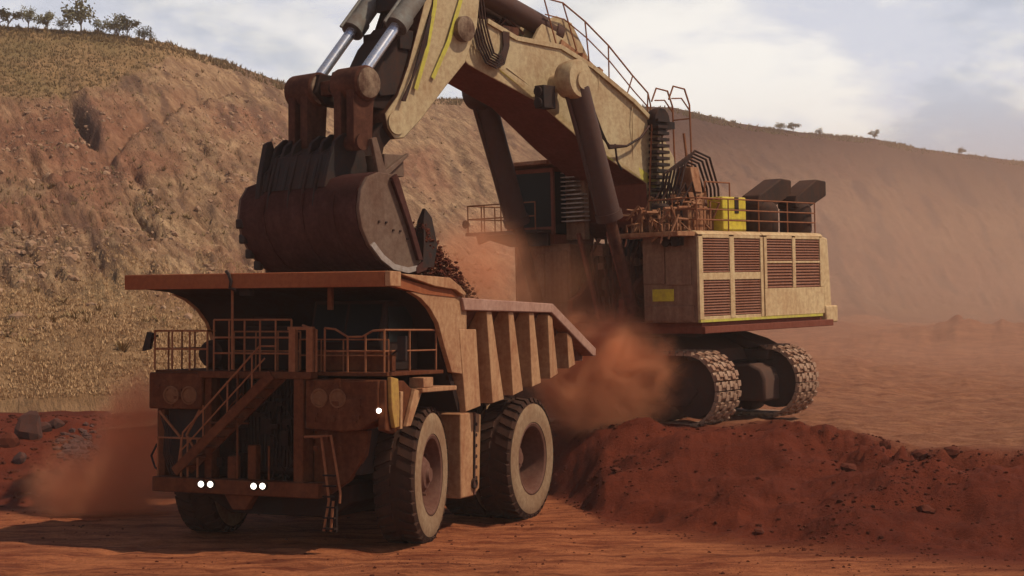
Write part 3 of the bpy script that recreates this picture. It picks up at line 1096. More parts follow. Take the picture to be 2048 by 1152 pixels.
# ---- chassis
mb = MB()
for sd in (-1, 1):
    mb.prism([(2.4, 1.55), (2.4, 2.35), (-2.2, 2.45), (-4.6, 3.15), (-9.3, 3.35), (-9.3, 2.6), (-5.0, 2.3), (-2.6, 1.55)], sd * .75, sd * 1.2)
for f in (1.8, -1.6, -3.6, -8.9):
    mb.box(-.85, .85, f - .2, f + .2, 1.8 if f > -3 else 2.5, 2.3 if f > -3 else 3.1)
part('chassis_frame', mb, M['truck_dark'], truck, .03)
mb = MB()
mb.lathe([(.42, -2.2), (.42, 2.2)], (0, 0, WR), 20)
mb.box(-2.0, 2.0, -.3, .3, 1.3, 1.65)
for sd in (-1, 1):
    mb.tube([(sd * 1.5, .1, 1.6), (sd * 1.35, -.1, 3.6)], .26, 14)
part('front_axle', mb, M['truck_dark'], truck)
mb = MB()
mb.prism_f([(-2.2, 1.6), (-2.2, 1.15), (-1.5, .75), (1.5, .75), (2.1, 1.15), (2.1, 1.6)], -3.2, 1.9)
mb.box(-1.3, 1.3, -5.0, -3.2, .95, 2.2)
part('added_belly_block', mb, M['truck_dark'], truck, .04)  # added dark block that shuts out light and deepens the shade beneath
mb = MB()
mb.lathe([(.75, -1.3), (.95, -.6), (.95, .6), (.75, 1.3)], (0, -6, WR), 24)
mb.lathe([(.5, -2.6), (.5, 2.6)], (0, -6, WR), 20)
for sd in (-1, 1):
    mb.tube([(sd * .95, -7.0, 1.9), (sd * 1.0, -8.2, 3.2)], .24, 14)
part('rear_axle', mb, M['truck_dark'], truck)
mb = MB()
for sd in (-1, 1):
    mb.tube([(sd * 1.35, -2.2, 2.2), (sd * 1.35, -3.0, 3.5)], .3, 14)
    mb.tube([(sd * 1.35, -3.0, 3.5), (sd * 1.35, -3.3, 4.1)], .22, 14)
part('hoist_cylinder', mb, M['truck_dark'], truck)

# ---- dump body
BOT = [(-1.6, 3.30), (-4.26, 3.52), (-7.45, 3.95), (-11.25, 4.68)]
TOPL = [(-1.6, 6.05), (-7.65, 6.02), (-11.25, 4.72)]


def topz(f):
    return np.interp(-f, [1.6, 7.65, 11.25], [6.05, 6.02, 4.72])


def botz(f):
    return np.interp(-f, [1.6, 4.26, 7.45, 11.25], [3.30, 3.52, 3.95, 4.68])


def inset(f, z):
    return 3.34 - 0.62 * (topz(f) - z)


fs_ = [-1.6, -2.6, -4.26, -6.0, -7.65, -9.4, -11.25]
mb = MB()
for sd in (1, -1):
    top = [(sd * 3.34, f, topz(f) + .1) for f in fs_]
    bot = [(sd * inset(f, botz(f)), f, botz(f)) for f in fs_]
    topi = [(sd * 3.22, f, topz(f) + .1) for f in fs_]
    boti = [(sd * (inset(f, botz(f)) - .14), f, botz(f) + .02) for f in fs_]
    n = len(fs_)
    vs = top + bot + topi + boti
    fc = []
    for i in range(n - 1):
        fc += [(i, i + 1, n + i + 1, n + i), (2 * n + i, 2 * n + i + 1, 3 * n + i + 1, 3 * n + i), (i, i + 1, 2 * n + i + 1, 2 * n + i), (n + i, n + i + 1, 3 * n + i + 1, 3 * n + i)]
    fc += [(0, n, 3 * n, 2 * n), (n - 1, 2 * n - 1, 4 * n - 1, 3 * n - 1)]
    mb._add(vs, fc)
# floor
for i in range(len(fs_) - 1):
    a, b = fs_[i], fs_[i + 1]
    wa, wb = inset(a, botz(a)) - .05, inset(b, botz(b)) - .05
    mb._add([(-wa, a, botz(a)), (wa, a, botz(a)), (wb, b, botz(b)), (-wb, b, botz(b)),
             (-wa, a, botz(a) - .12), (wa, a, botz(a) - .12), (wb, b, botz(b) - .12), (-wb, b, botz(b) - .12)],
            [(0, 1, 2, 3), (4, 5, 6, 7), (0, 1, 5, 4), (2, 3, 7, 6), (1, 2, 6, 5), (0, 3, 7, 4)])
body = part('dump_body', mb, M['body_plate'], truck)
# arched head board that carries the canopy
lo = [(3.0, 6.56), (1.8, 6.50), (1.0, 6.34), (.45, 6.08), (0.0, 5.72), (-.35, 5.15), (-.75, 4.55), (-1.2, 3.9), (-1.55, 3.3)]
hi = [(-1.75, 3.3), (-1.4, 3.95), (-.95, 4.65), (-.55, 5.3), (-.22, 5.85), (.3, 6.25), (.95, 6.52), (1.8, 6.66), (3.0, 6.72)]
part('headboard', MB().prism(lo + hi, -3.5, 3.42), M['truck_dark'], body)
# canopy roof plate, side beam, fascia
mb = MB()
mb.prism([(2.86, 6.75), (2.86, 6.90), (-1.15, 6.62), (-1.15, 6.5)], -3.95, 3.42)
part('canopy_roof', mb, M['fascia'], body)
mb = MB()
mb.box(-4.05, 3.62, 2.86, 3.02, 6.55, 6.93)
mb.box(-4.05, 3.62, 2.70, 2.86, 6.86, 6.94)
part('canopy_fascia', mb, M['fascia'], body, .02)
mb = MB()
mb.box(3.625, 3.78, 2.45, 3.02, 6.56, 6.93)
mb.prism([(2.42, 6.89), (-.5, 6.87), (-1.12, 6.66), (-1.5, 6.46), (-1.3, 6.42), (-.8, 6.56), (.4, 6.62)], 3.45, 3.70)
part('canopy_side_beam', mb, M['body_rib'], body, .02)
part('canopy_skirt', MB().prism([(2.42, 6.80), (.4, 6.61), (-.8, 6.55), (-1.2, 6.36), (.9, 6.42), (2.42, 6.56)], 3.44, 3.60), M['fascia'], body)
GUS = [(1.6, 6.46), (.98, 6.30), (.43, 6.04), (-.02, 5.68), (-.37, 5.1), (-.77, 4.5), (-.85, 4.38), (-1.75, 4.3), (-1.75, 6.2), (-1.4, 6.38)]
part('canopy_gusset', MB().prism(GUS, 3.44, 3.58), M['truck_paint'], body, .015)
part('canopy_gusset', MB().prism(GUS, -3.62, -3.5), M['truck_paint'], body, .015)
RAIL = [(-1.30, 6.36), (-7.7, 6.30), (-11.42, 4.90), (-11.42, 4.66), (-11.15, 4.66), (-7.6, 6.02), (-1.42, 6.02)]
for sd in (1, -1):
    part('top_rail', MB().prism(RAIL, sd * 3.26, sd * 3.68), M['body_rail'], body, .03)
part('tail_beam', MB().box(-3.2, 3.2, -11.45, -11.1, 4.5, 4.8), M['body_rail'], body, .02)
ribs = [((-1.25, 5.52), (-2.32, 5.52), (-2.62, 3.42), (-1.66, 3.30)), ((-3.02, 6.02), (-3.34, 6.02), (-4.2, 3.54), (-3.42, 3.46)),
        ((-4.52, 6.02), (-4.86, 6.02), (-5.58, 3.74), (-4.84, 3.62)), ((-6.04, 6.02), (-6.38, 6.02), (-6.95, 3.92), (-6.25, 3.82)),
        ((-7.5, 5.98), (-7.84, 5.9), (-8.30, 4.16), (-7.68, 4.02)), ((-9.08, 5.42), (-9.45, 5.30), (-9.78, 4.42), (-9.22, 4.30))]
for sd in (1, -1):
    for q in ribs:
        rr0 = [sd * (inset(max(f, -11.2), z) - .05) for f, z in q]
        part('side_rib', MB().prism(list(q), rr0, sd * 3.60), M['body_rib'], body, .02)
# hanging bits under the canopy
mb = MB()
mb.tube([(-.79, 2.92, 6.54), (-.79, 2.9, 4.5)], .035)
part('canopy_prop', mb, M['rail_paint'], truck)
part('canopy_hanger', MB().box(1.86, 1.97, 2.6, 2.72, 6.0, 6.55), M['truck_front_shaded'], truck)
mb = MB()
mb.tube([(-.90, 3.04, 6.99), (-.80, 3.06, 6.9), (-.74, 3.06, 6.72), (-.78, 3.05, 6.56), (-.62, 3.0, 6.5)], .045)
mb.box(-.72, -.40, 2.5, 2.7, 6.38, 6.56)
part('canopy_strap', mb, M['black_metal'], truck)

# ---- deck, cab and things on the deck
mb = MB()
mb.box(-3.4, 3.45, -.6, 2.55, 4.36, 4.46)
mb.box(-1.85, 1.5, 2.555, 2.9, 4.28, 4.46)
part('deck', mb, M['truck_front_shaded'], truck, .015)
mb = MB()
mb.prism([(-.3, 4.46), (1.55, 4.46), (1.75, 5.2), (1.45, 6.25), (-.3, 6.25)], .75, 2.85)
cab_o = part('cab', mb, M['truck_dark'], truck, .05)
mb = MB()
mb.plate([(.85, 1.77, 5.2), (1.75, 1.77, 5.2), (1.75, 1.48, 6.15), (.85, 1.48, 6.15)], .03)
part('windscreen', mb, M['glass'], cab_o)
mb = MB()
mb.plate([(1.83, 1.77, 5.2), (2.75, 1.77, 5.2), (2.75, 1.48, 6.15), (1.83, 1.48, 6.15)], .03)
part('windscreen', mb, M['glass'], cab_o)
part('side_window', MB().box(2.855, 2.88, .1, 1.4, 5.2, 6.1), M['glass'], cab_o)
part('lower_panel', MB().box(.9, 3.35, 1.9, 2.1, 4.47, 5.0), M['truck_front_shaded'], truck, .02)
mb = MB()
mb.box(-1.3, .35, .4, 1.5, 4.47, 5.6)
mb.box(-1.2, -.5, .5, 1.3, 5.6, 5.85)
part('control_cabinet', mb, M['truck_dark'], truck, .04)
mb = MB()
mb.lathe([(.30, 1.0), (.36, 1.05), (.36, 2.1), (.30, 2.15), (.26, 2.28), (.001, 2.3)], (-1.98, 0, 4.88), 20, 'f')
mb.box(-2.2, -1.75, 1.1, 1.9, 4.47, 4.7)
part('air_cleaner', mb, M['truck_dark'], truck)
# mirrors
mb = MB()
mb.tube([(-3.35, 2.5, 5.35), (-3.6, 2.55, 5.3)], .03)
mb.prism_f([(-3.78, 4.95), (-3.55, 5.0), (-3.45, 5.42), (-3.62, 5.45)], 2.5, 2.62)
part('mirror', mb, M['black_metal'], truck)
mb = MB()
mb.tube([(3.4, 2.2, 4.9), (3.75, 2.3, 5.1)], .03)
mb.box(3.62, 3.85, 2.25, 2.35, 4.75, 5.35)
part('mirror', mb, M['black_metal'], truck)

# ---- handrails
mb = MB()
rails(mb, [(-3.38, -.4, 4.46), (-3.38, 2.6, 4.46), (-1.75, 2.6, 4.46)], (.55, 1.02), .028, .6)
part('handrail', mb, M['rail_paint'], truck)
mb = MB()
rails(mb, [(-1.45, 2.75, 4.46), (.85, 2.75, 4.46)], (.45, .85, 1.3), .026, .5)
part('handrail', mb, M['rail_paint'], truck)
mb = MB()
for a in (.95, 1.45):
    mb.box(a - .09, a + .09, 2.75, 2.9, 4.46, 5.55)
mb.box(.8, 1.54, 2.78, 2.86, 5.5, 5.58)
mb.tube([(1.6, 2.8, 4.46), (1.6, 2.8, 5.5), (1.2, 2.8, 5.62)], .03)
part('stair_gate', mb, M['rail_paint'], truck)
mb = MB()
yl = [(1.75, 2.65), (2.15, 2.65), (2.5, 2.65), (3.0, 2.65), (3.42, 2.65), (3.42, 1.0), (3.42, -.3)]
tops = [5.55, 5.52, 5.32, 5.32, 5.5, 5.5, 5.5]
mb.tube([(1.75, 2.65, 5.55), (2.05, 2.65, 5.52), (2.4, 2.65, 5.33), (2.8, 2.65, 5.33), (3.1, 2.65, 5.48), (3.42, 2.65, 5.5)], .028)
mb.tube([(3.42, 2.65, 5.5), (3.42, -.2, 5.5)], .028)
mb.tube([(1.75, 2.65, 4.98), (3.42, 2.65, 4.98)], .022)
mb.tube([(3.42, 2.65, 4.98), (3.42, -.2, 4.98)], .022)
for p in ((1.75, 2.65, 5.55), (2.4, 2.65, 5.33), (2.9, 2.65, 5.38), (3.42, 2.65, 5.5), (3.42, 1.3, 5.5), (3.42, -.2, 5.5)):
    mb.tube([(p[0], p[1], 4.46), p], .028)
part('handrail', mb, M['rail_paint'], truck)

# ---- front face
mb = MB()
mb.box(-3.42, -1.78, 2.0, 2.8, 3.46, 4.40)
lbox = part('lamp_box', mb, M['truck_front_shaded'], truck, .04)
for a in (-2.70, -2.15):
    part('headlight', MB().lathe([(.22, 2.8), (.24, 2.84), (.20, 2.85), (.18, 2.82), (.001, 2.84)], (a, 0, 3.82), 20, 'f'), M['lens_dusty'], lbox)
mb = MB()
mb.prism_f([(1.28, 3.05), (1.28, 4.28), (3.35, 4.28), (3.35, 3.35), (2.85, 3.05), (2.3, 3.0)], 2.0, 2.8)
rbox = part('lamp_box', mb, M['truck_front_shaded'], truck, .04)
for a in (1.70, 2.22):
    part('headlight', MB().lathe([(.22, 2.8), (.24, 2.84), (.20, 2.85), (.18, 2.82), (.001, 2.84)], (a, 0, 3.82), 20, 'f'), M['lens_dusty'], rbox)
part('front_post', MB().box(.98, 1.26, 2.3, 2.86, 1.7, 4.28), M['truck_front_shaded'], truck, .02)
part('front_post', MB().box(-1.76, -1.55, 2.3, 2.7, 1.7, 4.28), M['truck_front_shaded'], truck, .02)
mb = MB()
mb.box(-1.5, .95, 1.9, 2.05, 1.9, 4.3)
for i in range(22):
    a = -1.42 + i * .11
    mb.box(a, a + .035, 2.05, 2.10, 2.0, 4.2)
part('radiator_grille', mb, M['black_metal'], truck)
mb = MB()
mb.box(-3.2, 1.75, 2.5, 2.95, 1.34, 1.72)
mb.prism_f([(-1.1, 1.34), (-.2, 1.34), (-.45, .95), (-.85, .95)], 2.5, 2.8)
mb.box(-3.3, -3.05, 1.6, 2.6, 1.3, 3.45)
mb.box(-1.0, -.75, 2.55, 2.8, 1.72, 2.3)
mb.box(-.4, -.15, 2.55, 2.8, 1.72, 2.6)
part('bumper', mb, M['truck_front_shaded'], truck, .03)
for a, z in ((-1.66, 1.58), (-1.38, 1.585), (-.09, 1.59), (.17, 1.60)):
    part('fog_light', MB().lathe([(.06, 2.94), (.078, 2.99), (.066, 3.02), (.001, 3.04)], (a, 0, z), 14, 'f'), M['lamp'], truck)
    part('lamp_bezel', MB().lathe([(.125, 2.94), (.125, 2.975), (.105, 2.985), (.092, 2.96)], (a, 0, z), 16, 'f'), M['truck_dark'], truck)
part('marker_light', MB().lathe([(.05, 2.80), (.065, 2.86), (.001, 2.89)], (3.38, 0, 3.54), 12, 'f'), M['lamp'], truck)
# stairs across the front
A, B = Vector((-2.25, 2.98, 1.9)), Vector((.62, 2.98, 4.40))
stair = part('staircase', MB().bar(A + Vector((0, -.32, 0)), B + Vector((0, -.32, 0)), .06, .24).bar(A + Vector((0, .32, 0)), B + Vector((0, .32, 0)), .06, .24), M['truck_front_shaded'], truck)
for i in range(10):
    p = A.lerp(B, (i + .5) / 10)
    part('step', MB().box(p.x - .12, p.x + .12, p.y - .29, p.y + .29, p.z - .02, p.z + .02), M['truck_front_shaded'], stair)
mb = MB()
for df in (.32,):
    q = Vector((0, df, .95))
    mb.tube([A + Vector((.1, df, .1)), A + q + Vector((.25, 0, .05)), B + q + Vector((-.35, 0, -.25)), B + Vector((.1, df, .7))], .026)
    mb.tube([A + Vector((.15, df, .5)), B + Vector((-.2, df, .4))], .02)
    for k in (.3, .55, .8):
        p = A.lerp(B, k)
        mb.tube([p + Vector((0, df, 0)), p + q], .022)
part('stair_rail', mb, M['rail_paint'], stair)
# bracing and cables at the lower left
mb = MB()
for a, b in (((-3.1, 3.4), (-2.45, 2.75)), ((-1.85, 3.45), (-2.25, 2.8)), ((-2.25, 2.8), (-2.0, 2.45))):
    mb.tube([(a[0], 2.78, a[1]), (b[0], 2.78, b[1])], .035)
mb.tube([(-3.15, 2.8, 2.72), (-1.8, 2.8, 2.72)], .028)
for a in (-3.12, -2.4, -2.2, -1.9):
    mb.tube([(a, 2.8, 1.72), (a, 2.8, 2.74)], .03)
part('front_brace', mb, M['rail_paint'], truck)
mb = MB()
mb.box(-3.0, -1.3, 1.7, 2.1, 1.72, 4.34)
mb.box(-3.0, -1.8, 2.1, 2.5, 1.72, 3.44)
mb.box(.96, 2.6, 1.3, 2.3, 1.9, 3.05)
mb.box(-1.3, 0.9, 1.0, 1.85, 1.8, 4.3)
part('engine_block', mb, M['black_metal'], truck, .03)
mb = MB()
mb.tube([(-3.1, 2.3, 2.8), (-3.45, 2.4, 2.5), (-3.62, 2.4, 2.2), (-3.5, 2.4, 1.9), (-3.15, 2.4, 1.7)], .03)
for i in range(5):
    mb.tube([(-3.1 + .07 * i, 2.72, 3.3), (-2.9 + .05 * i, 2.8, 2.9), (-2.95 + .05 * i, 2.8, 2.3), (-2.8 + .1 * i, 2.7, 1.75)], .02)
part('cable', mb, M['hose'], truck)
rq = random.Random(77)
mb = MB()
for k in range(34):
    a, z = rq.uniform(-1.5, .9), rq.uniform(1.8, 4.2)
    f = rq.uniform(2.15, 2.45)
    if rq.random() < .5:
        mb.box(a, a + rq.uniform(.06, .3), f, f + .12, z, min(4.3, z + rq.uniform(.06, .4)))
    else:
        mb.tube([(a, f, z), (a + rq.uniform(-.3, .3), f + .1, z - rq.uniform(.2, .6)), (a + rq.uniform(-.5, .5), f, max(1.75, z - rq.uniform(.6, 1.2)))], rq.uniform(.02, .045), 6)
part('front_fitting', mb, M['truck_dark'], truck)['kind'] = 'stuff'
mb = MB()
for k in range(16):
    a, z = rq.uniform(1.3, 2.7), rq.uniform(2.5, 4.2)
    mb.box(a, a + rq.uniform(.05, .3), 2.8, 2.84, z, z + rq.uniform(.04, .22))
for k in range(8):
    a, z = rq.uniform(-3.3, -1.9), rq.uniform(3.5, 4.3)
    mb.box(a, a + rq.uniform(.05, .3), 2.8, 2.835, z, z + rq.uniform(.03, .08))
mb.tube([(-1.6, 2.9, 3.5), (-1.2, 2.92, 3.9), (-.9, 2.92, 3.5), (-.5, 2.92, 3.9), (-.2, 2.92, 3.5)], .025)
mb.tube([(-1.55, 2.9, 3.15), (-.3, 2.9, 3.15)], .025)
mb.tube([(.3, 2.9, 1.75), (.3, 2.9, 2.6)], .03)
mb.tube([(-.6, 2.95, 1.75), (-.6, 2.95, 4.4)], .03)
part('front_fitting', mb, M['truck_front_shaded'], truck)['kind'] = 'stuff'
mb = MB()
rails(mb, [(-1.4, 1.9, 4.46), (.6, 1.9, 4.46)], (.5, 1.0), .022, .7)
rails(mb, [(.75, 2.2, 4.46), (3.3, 2.2, 4.46)], (.4, .8), .02, .6)
part('handrail', mb, M['rail_paint'], truck)
# boarding ladder on the right of the bumper
mb = MB()
mb.prism_f([(1.3, 3.02), (2.85, 3.02), (2.75, 2.4), (2.3, 1.75), (1.75, 1.4), (1.3, 1.4)], 2.2, 2.4)
part('skid_plate', mb, M['truck_front_shaded'], truck, .02)
lad = part('boarding_ladder', MB().tube([(1.55, 2.85, 2.85), (1.78, 2.85, 2.85), (2.0, 2.85, 1.3), (1.85, 2.85, .55)], .035).tube([(1.3, 2.85, 2.85), (2.05, 2.85, 2.9), (2.32, 2.85, 1.5), (2.3, 2.85, 1.25)], .035)
           .tube([(2.12, 2.85, 1.3), (2.05, 2.85, .55)], .035), M['rail_paint'], truck)
for i in range(6):
    z = .62 + i * .26
    part('rung', MB().box(1.84, 2.18, 2.80, 2.90, z - .02, z + .02), M['truck_dark'], lad)
mb = MB()
mb.tube([(1.78, 2.86, 1.35), (1.74, 2.86, .5)], .09, 8)
part('hanging_flap', MB().box(1.86, 2.16, 2.70, 2.76, .52, 1.3), M['truck_dark'], truck)

# ---- right hand fender, yellow strip and platform
mb = MB()
mb.prism([(2.75, 4.28), (1.75, 4.24), (1.30, 4.0), (1.05, 3.92), (1.66, 3.12), (2.3, 2.95), (2.75, 3.05)], 3.30, 3.50)
fen = part('fender', mb, M['truck_front_shaded'], truck, .03)
part('fender_brace', MB().prism([(1.36, 4.02), (.98, 3.94), (1.60, 3.10), (1.86, 3.10)], 3.505, 3.62), M['body_rib'], fen, .02)
part('fender_brace', MB().prism([(2.12, 3.98), (1.98, 3.98), (2.02, 3.06), (2.14, 3.06)], 3.505, 3.60), M['body_rib'], fen, .01)
part('fender_trim', MB().prism([(2.66, 4.36), (2.28, 4.30), (2.20, 3.7), (2.22, 3.12), (2.46, 3.10), (2.62, 3.6)], 3.505, 3.62), M['amber'], fen, .02)
mb = MB()
mb.box(2.9, 3.72, -.85, 1.15, 3.92, 4.04)
mb.box(3.3, 3.72, .55, 1.1, 4.04, 4.3)
part('side_platform', mb, M['body_rib'], truck, .02)
# ---- tank between the wheels
mb = MB()
mb.prism([(-2.62, .86), (-2.62, 3.2), (-3.45, 3.2), (-3.45, .86)], 1.5, 3.0)
mb.prism([(-3.45, .86), (-3.45, 3.2), (-4.25, 3.1), (-4.15, 1.0)], 1.5, [3.0, 3.0, 2.86, 2.86])
tank = part('fuel_tank', mb, M['body_rib'], truck, .04)
mb = MB()
for i in range(6):
    mb.lathe([(.05, 2.9), (.05, 2.97), (.001, 2.975)], (0, -3.72, 1.35 + i * .3), 8)
part('bolt', mb, M['black_metal'], tank)
mb = MB()
mb.lathe([(.15, 3.0), (.15, 3.08), (.10, 3.085), (.08, 3.02), (.001, 3.02)], (0, -3.42, 1.22), 14)
mb.tube([(3.03, -3.42, 1.32), (3.03, -3.45, 3.1)], .03)
part('tow_hook', mb, M['black_metal'], tank)
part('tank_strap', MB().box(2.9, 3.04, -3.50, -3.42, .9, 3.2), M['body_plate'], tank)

# ---- load in the tray
lx, ly = np.meshgrid(np.linspace(-3.1, 3.1, 40), np.linspace(-10.6, -.8, 60))
bz = np.interp(-ly, [0.8, 1.6, 4.26, 7.45, 11.25], [4.2, 3.4, 3.55, 4.0, 4.7])
hgt = 1.75 * np.exp(-(lx / 2.2) ** 2) * np.exp(-((ly + 4.6) / 3.0) ** 2) + .5 + .35 * fbm(lx * .9 + 40, ly * .9, 4)
load = grid_mesh('ore_load', lx, -ly, np.minimum(bz + hgt, 5.95), M['clod'], False, np.zeros(lx.shape + (3,)))
load.location = truck.location
load.rotation_euler = truck.rotation_euler
tag(load, 'red ore piled in the tray of the haul truck', 'ore', kind='stuff')

# =================================================================== EXCAVATOR
EPHI = R(41)
exc = obj('excavator', None, None, (5.4, 59.5, 2.3), (R(2.0), 0, -EPHI))
tag(exc, 'huge cream mining excavator with raised boom emptying its bucket', 'excavator')

# ---- crawler tracks: they run along r
TL, TR_, TZ = 3.62, 1.19, 1.27


def track_path(n):
    """points and headings round the belt, as (r, z, angle)"""
    L = 2 * (2 * TL) + 2 * math.pi * TR_
    out = []
    for i in range(n):
        s = L * i / n
        if s < 2 * TL:
            out.append((-TL + s, TZ + TR_, 0.0))
        elif s < 2 * TL + math.pi * TR_:
            a = (s - 2 * TL) / TR_
            out.append((TL + TR_ * math.sin(a), TZ + TR_ * math.cos(a), -a))
        elif s < 4 * TL + math.pi * TR_:
            out.append((TL - (s - 2 * TL - math.pi * TR_), TZ - TR_, -math.pi))
        else:
            a = (s - 4 * TL - math.pi * TR_) / TR_
            out.append((-TL - TR_ * math.sin(a), TZ - TR_ * math.cos(a), -math.pi - a))
    return out


NS = 66
mb = MB()
mb.box(-.15, .15, -.70, .70, -.03, .05)
for k, a in enumerate((-.60, -.36, -.12, .12, .36, .60)):
    o_ = .05 if k % 2 else -.05
    mb.box(o_ - .10, o_ + .10, a - .095, a + .095, .05, .13)
mb.box(-.03, .03, -.68, .68, .05, .10)
shoe_me = mb.mesh('track_shoe', M['shoe_steel'])
roller_me = MB().lathe([(.30, -.45), (.34, -.3), (.34, .3), (.30, .45)], (0, 0, 0), 18, 'f').mesh('roller', M['track_steel'])
idler_me = MB().lathe([(.55, -.35), (.98, -.3), (1.0, -.1), (1.0, .1), (.98, .3), (.55, .35)], (0, 0, 0), 28, 'f').mesh('idler_wheel', M['track_steel'])
for fc in (2.6, -2.6):
    mb = MB()
    mb.prism_f([(-3.5, .75), (-3.6, 1.6), (-2.6, 2.0), (2.6, 2.0), (3.5, 1.65), (3.9, 1.2), (3.4, .65)], fc - .42, fc + .42)
    mb.prism_f([(-2.6, .9), (-2.6, 1.75), (2.3, 1.75), (2.9, 1.3), (2.6, .8)], fc + .42, fc + .58)
    for k in range(30):
        a = k / 29
    tr = part('crawler_track', mb, M['track_steel'], exc, .04)
    for x, z, a in track_path(NS):
        obj('track_shoe', shoe_me, tr, (x, -fc, z), (0, -a, 0))
    for x in (-3.62, 3.62):
        obj('idler_wheel', idler_me, tr, (x, -fc, TZ))
    for i in range(7):
        obj('roller', roller_me, tr, (-2.5 + i * .83, -fc, .48))
    for x in (-1.4, 1.2):
        obj('roller', roller_me, tr, (x, -fc, 2.0))
mb = MB()
mb.prism_f([(-1.8, .75), (-2.2, 1.3), (-1.5, 2.3), (1.5, 2.3), (2.2, 1.3), (1.8, .75)], -2.1, 2.1)
mb.lathe([(1.9, 2.3), (1.9, 2.85), (1.75, 2.9), (1.75, 3.3)], (0, 0, 0), 40, 'z')
mb.prism_f([(-3.2, 2.05), (-2.4, 3.05), (2.0, 3.05), (2.9, 2.8), (3.7, 2.42), (3.6, 2.05)], -3.15, -1.9)
mb.prism_f([(-3.0, 2.05), (-2.2, 3.0), (1.6, 3.0), (2.6, 2.5), (2.8, 2.05)], -1.9, 1.9)
part('car_body', mb, M['track_steel'], exc, .05)
# rounded cover plate seen between the tracks
mb = MB()
mb.prism_f([(1.2, .6), (1.2, 1.95), (3.5, 1.95), (3.95, 1.75), (4.1, 1.4), (4.1, .6)], -1.95, -.9)
part('travel_gear_cover', mb, M['track_steel'], exc, .10)

# ---- superstructure base
mb = MB()
mb.box(-3.95, 4.12, -5.0, 3.0, 3.25, 3.56)
part('base_frame', mb, M['red_plate'], exc, .03)
mb = MB()
mb.box(1.9, 4.28, -5.6, 3.05, 3.18, 3.42)
part('side_skirt', mb, M['red_plate'], exc, .02)

# ---- engine house on the right
mb = MB()
mb.box(1.86, 4.12, -5.0, 3.22, 3.56, 6.55)
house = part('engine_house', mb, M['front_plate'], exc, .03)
# cream side wall: frame with openings for louvre doors
XF = [3.24, 3.0, 1.32, 1.05, -.66, -.80, -.88, -1.05, -2.85, -3.03, -4.82, -5.06]


def wall_strip(f0, f1, z0, z1, mat=M['cream_clean'], r0=4.12, r1=4.22, name='wall_panel', bev=.015):
    return part(name, MB().box(r0, r1, f1, f0, z0, z1), mat, house, bev)


# door A
for f0, f1 in ((3.24, 2.99), (1.34, 1.05), (-.64, -.82)):
    wall_strip(f0, f1, 3.66, 6.50, name='door_frame')
for z0, z1 in ((3.62, 3.76), (5.0, 5.25), (6.44, 6.56)):
    for f0, f1 in ((2.985, 1.345), (1.045, -.635)):
        wall_strip(f0, f1, z0, z1, r1=4.21, name='door_frame')
# door B
for f0, f1 in ((-.90, -1.08), (-2.83, -3.05), (-4.80, -5.06)):
    wall_strip(f0, f1, 4.66, 6.50, name='door_frame')
for z0, z1 in ((5.56, 5.64), (6.44, 6.56)):
    for f0, f1 in ((-1.085, -2.825), (-3.055, -4.795)):
        wall_strip(f0, f1, z0, z1, r1=4.21, name='door_frame')
wall_strip(-.90, -5.06, 3.66, 4.655, name='blank_panel')


def louvre(f0, f1, z0, z1, n):
    g = part('louvre_grille', MB().box(4.121, 4.14, f1, f0, z0, z1), M['louvre'], house)
    sl = MB()
    for i in range(n):
        z = z0 + (z1 - z0) * (i + .5) / n
        h = (z1 - z0) / n
        sl.plate([(4.145, f0, z + h * .42), (4.145, f1, z + h * .42), (4.20, f1, z - h * .30), (4.20, f0, z - h * .30)], .012)
    part('slats', sl, M['louvre'], g)


for z0, z1 in ((3.765, 4.995), (5.255, 6.435)):
    louvre(2.985, 1.345, z0, z1, 13)
    louvre(1.045, -.635, z0, z1, 13)
for z0, z1 in ((4.66, 5.555), (5.645, 6.435)):
    louvre(-1.085, -2.825, z0, z1, 8)
    louvre(-3.055, -4.795, z0, z1, 8)
mb = MB()
pr = [(3.95, 6.70), (4.12, 6.66), (4.22, 6.56), (4.12, 6.555), (1.86, 6.555), (1.86, 6.70)]
mb.prism_f(pr, -5.06, -.84)
mb.prism_f(pr, -.80, 3.26)
part('roof', mb, M['cream_clean'], house, .02)
part('warning_stripe', MB().box(4.12, 4.232, -4.9, 3.22, 3.565, 3.655), M['yellow_line'], house)
part('warning_sign', MB().box(2.25, 3.15, 3.222, 3.25, 4.30, 4.72), M['yellow'], house, .01)
mb = MB()
mb.box(2.9, 3.6, 3.2, 3.5, 6.2, 6.6)
mb.lathe([(.16, 3.45), (.2, 3.6), (.001, 3.62)], (3.1, 0, 6.35), 12, 'f')
mb.lathe([(.16, 3.45), (.2, 3.6), (.001, 3.62)], (3.5, 0, 6.35), 12, 'f')
part('work_light', mb, M['black_metal'], house, .02)
mb = MB()
mb.box(1.9, 2.8, 3.22, 3.28, 4.9, 6.3)
mb.box(2.85, 3.9, 3.22, 3.27, 4.85, 6.0)
mb.box(1.95, 4.0, 3.22, 3.26, 3.62, 4.15)
part('access_panel', mb, M['front_plate'], house, .015)
# counterweight at the back
mb = MB()
mb.prism([(-5.09, 3.2), (-5.09, 6.58), (-5.5, 6.5), (-5.72, 3.9), (-5.6, 3.2)], -3.6, 4.17)
part('counterweight', mb, M['cream_clean'], exc, .08)
mb = MB()
mb.box(4.0, 4.26, -6.0, -5.1, 3.3, 3.95)
part('corner_buffer', mb, M['cream_clean'], exc, .06)

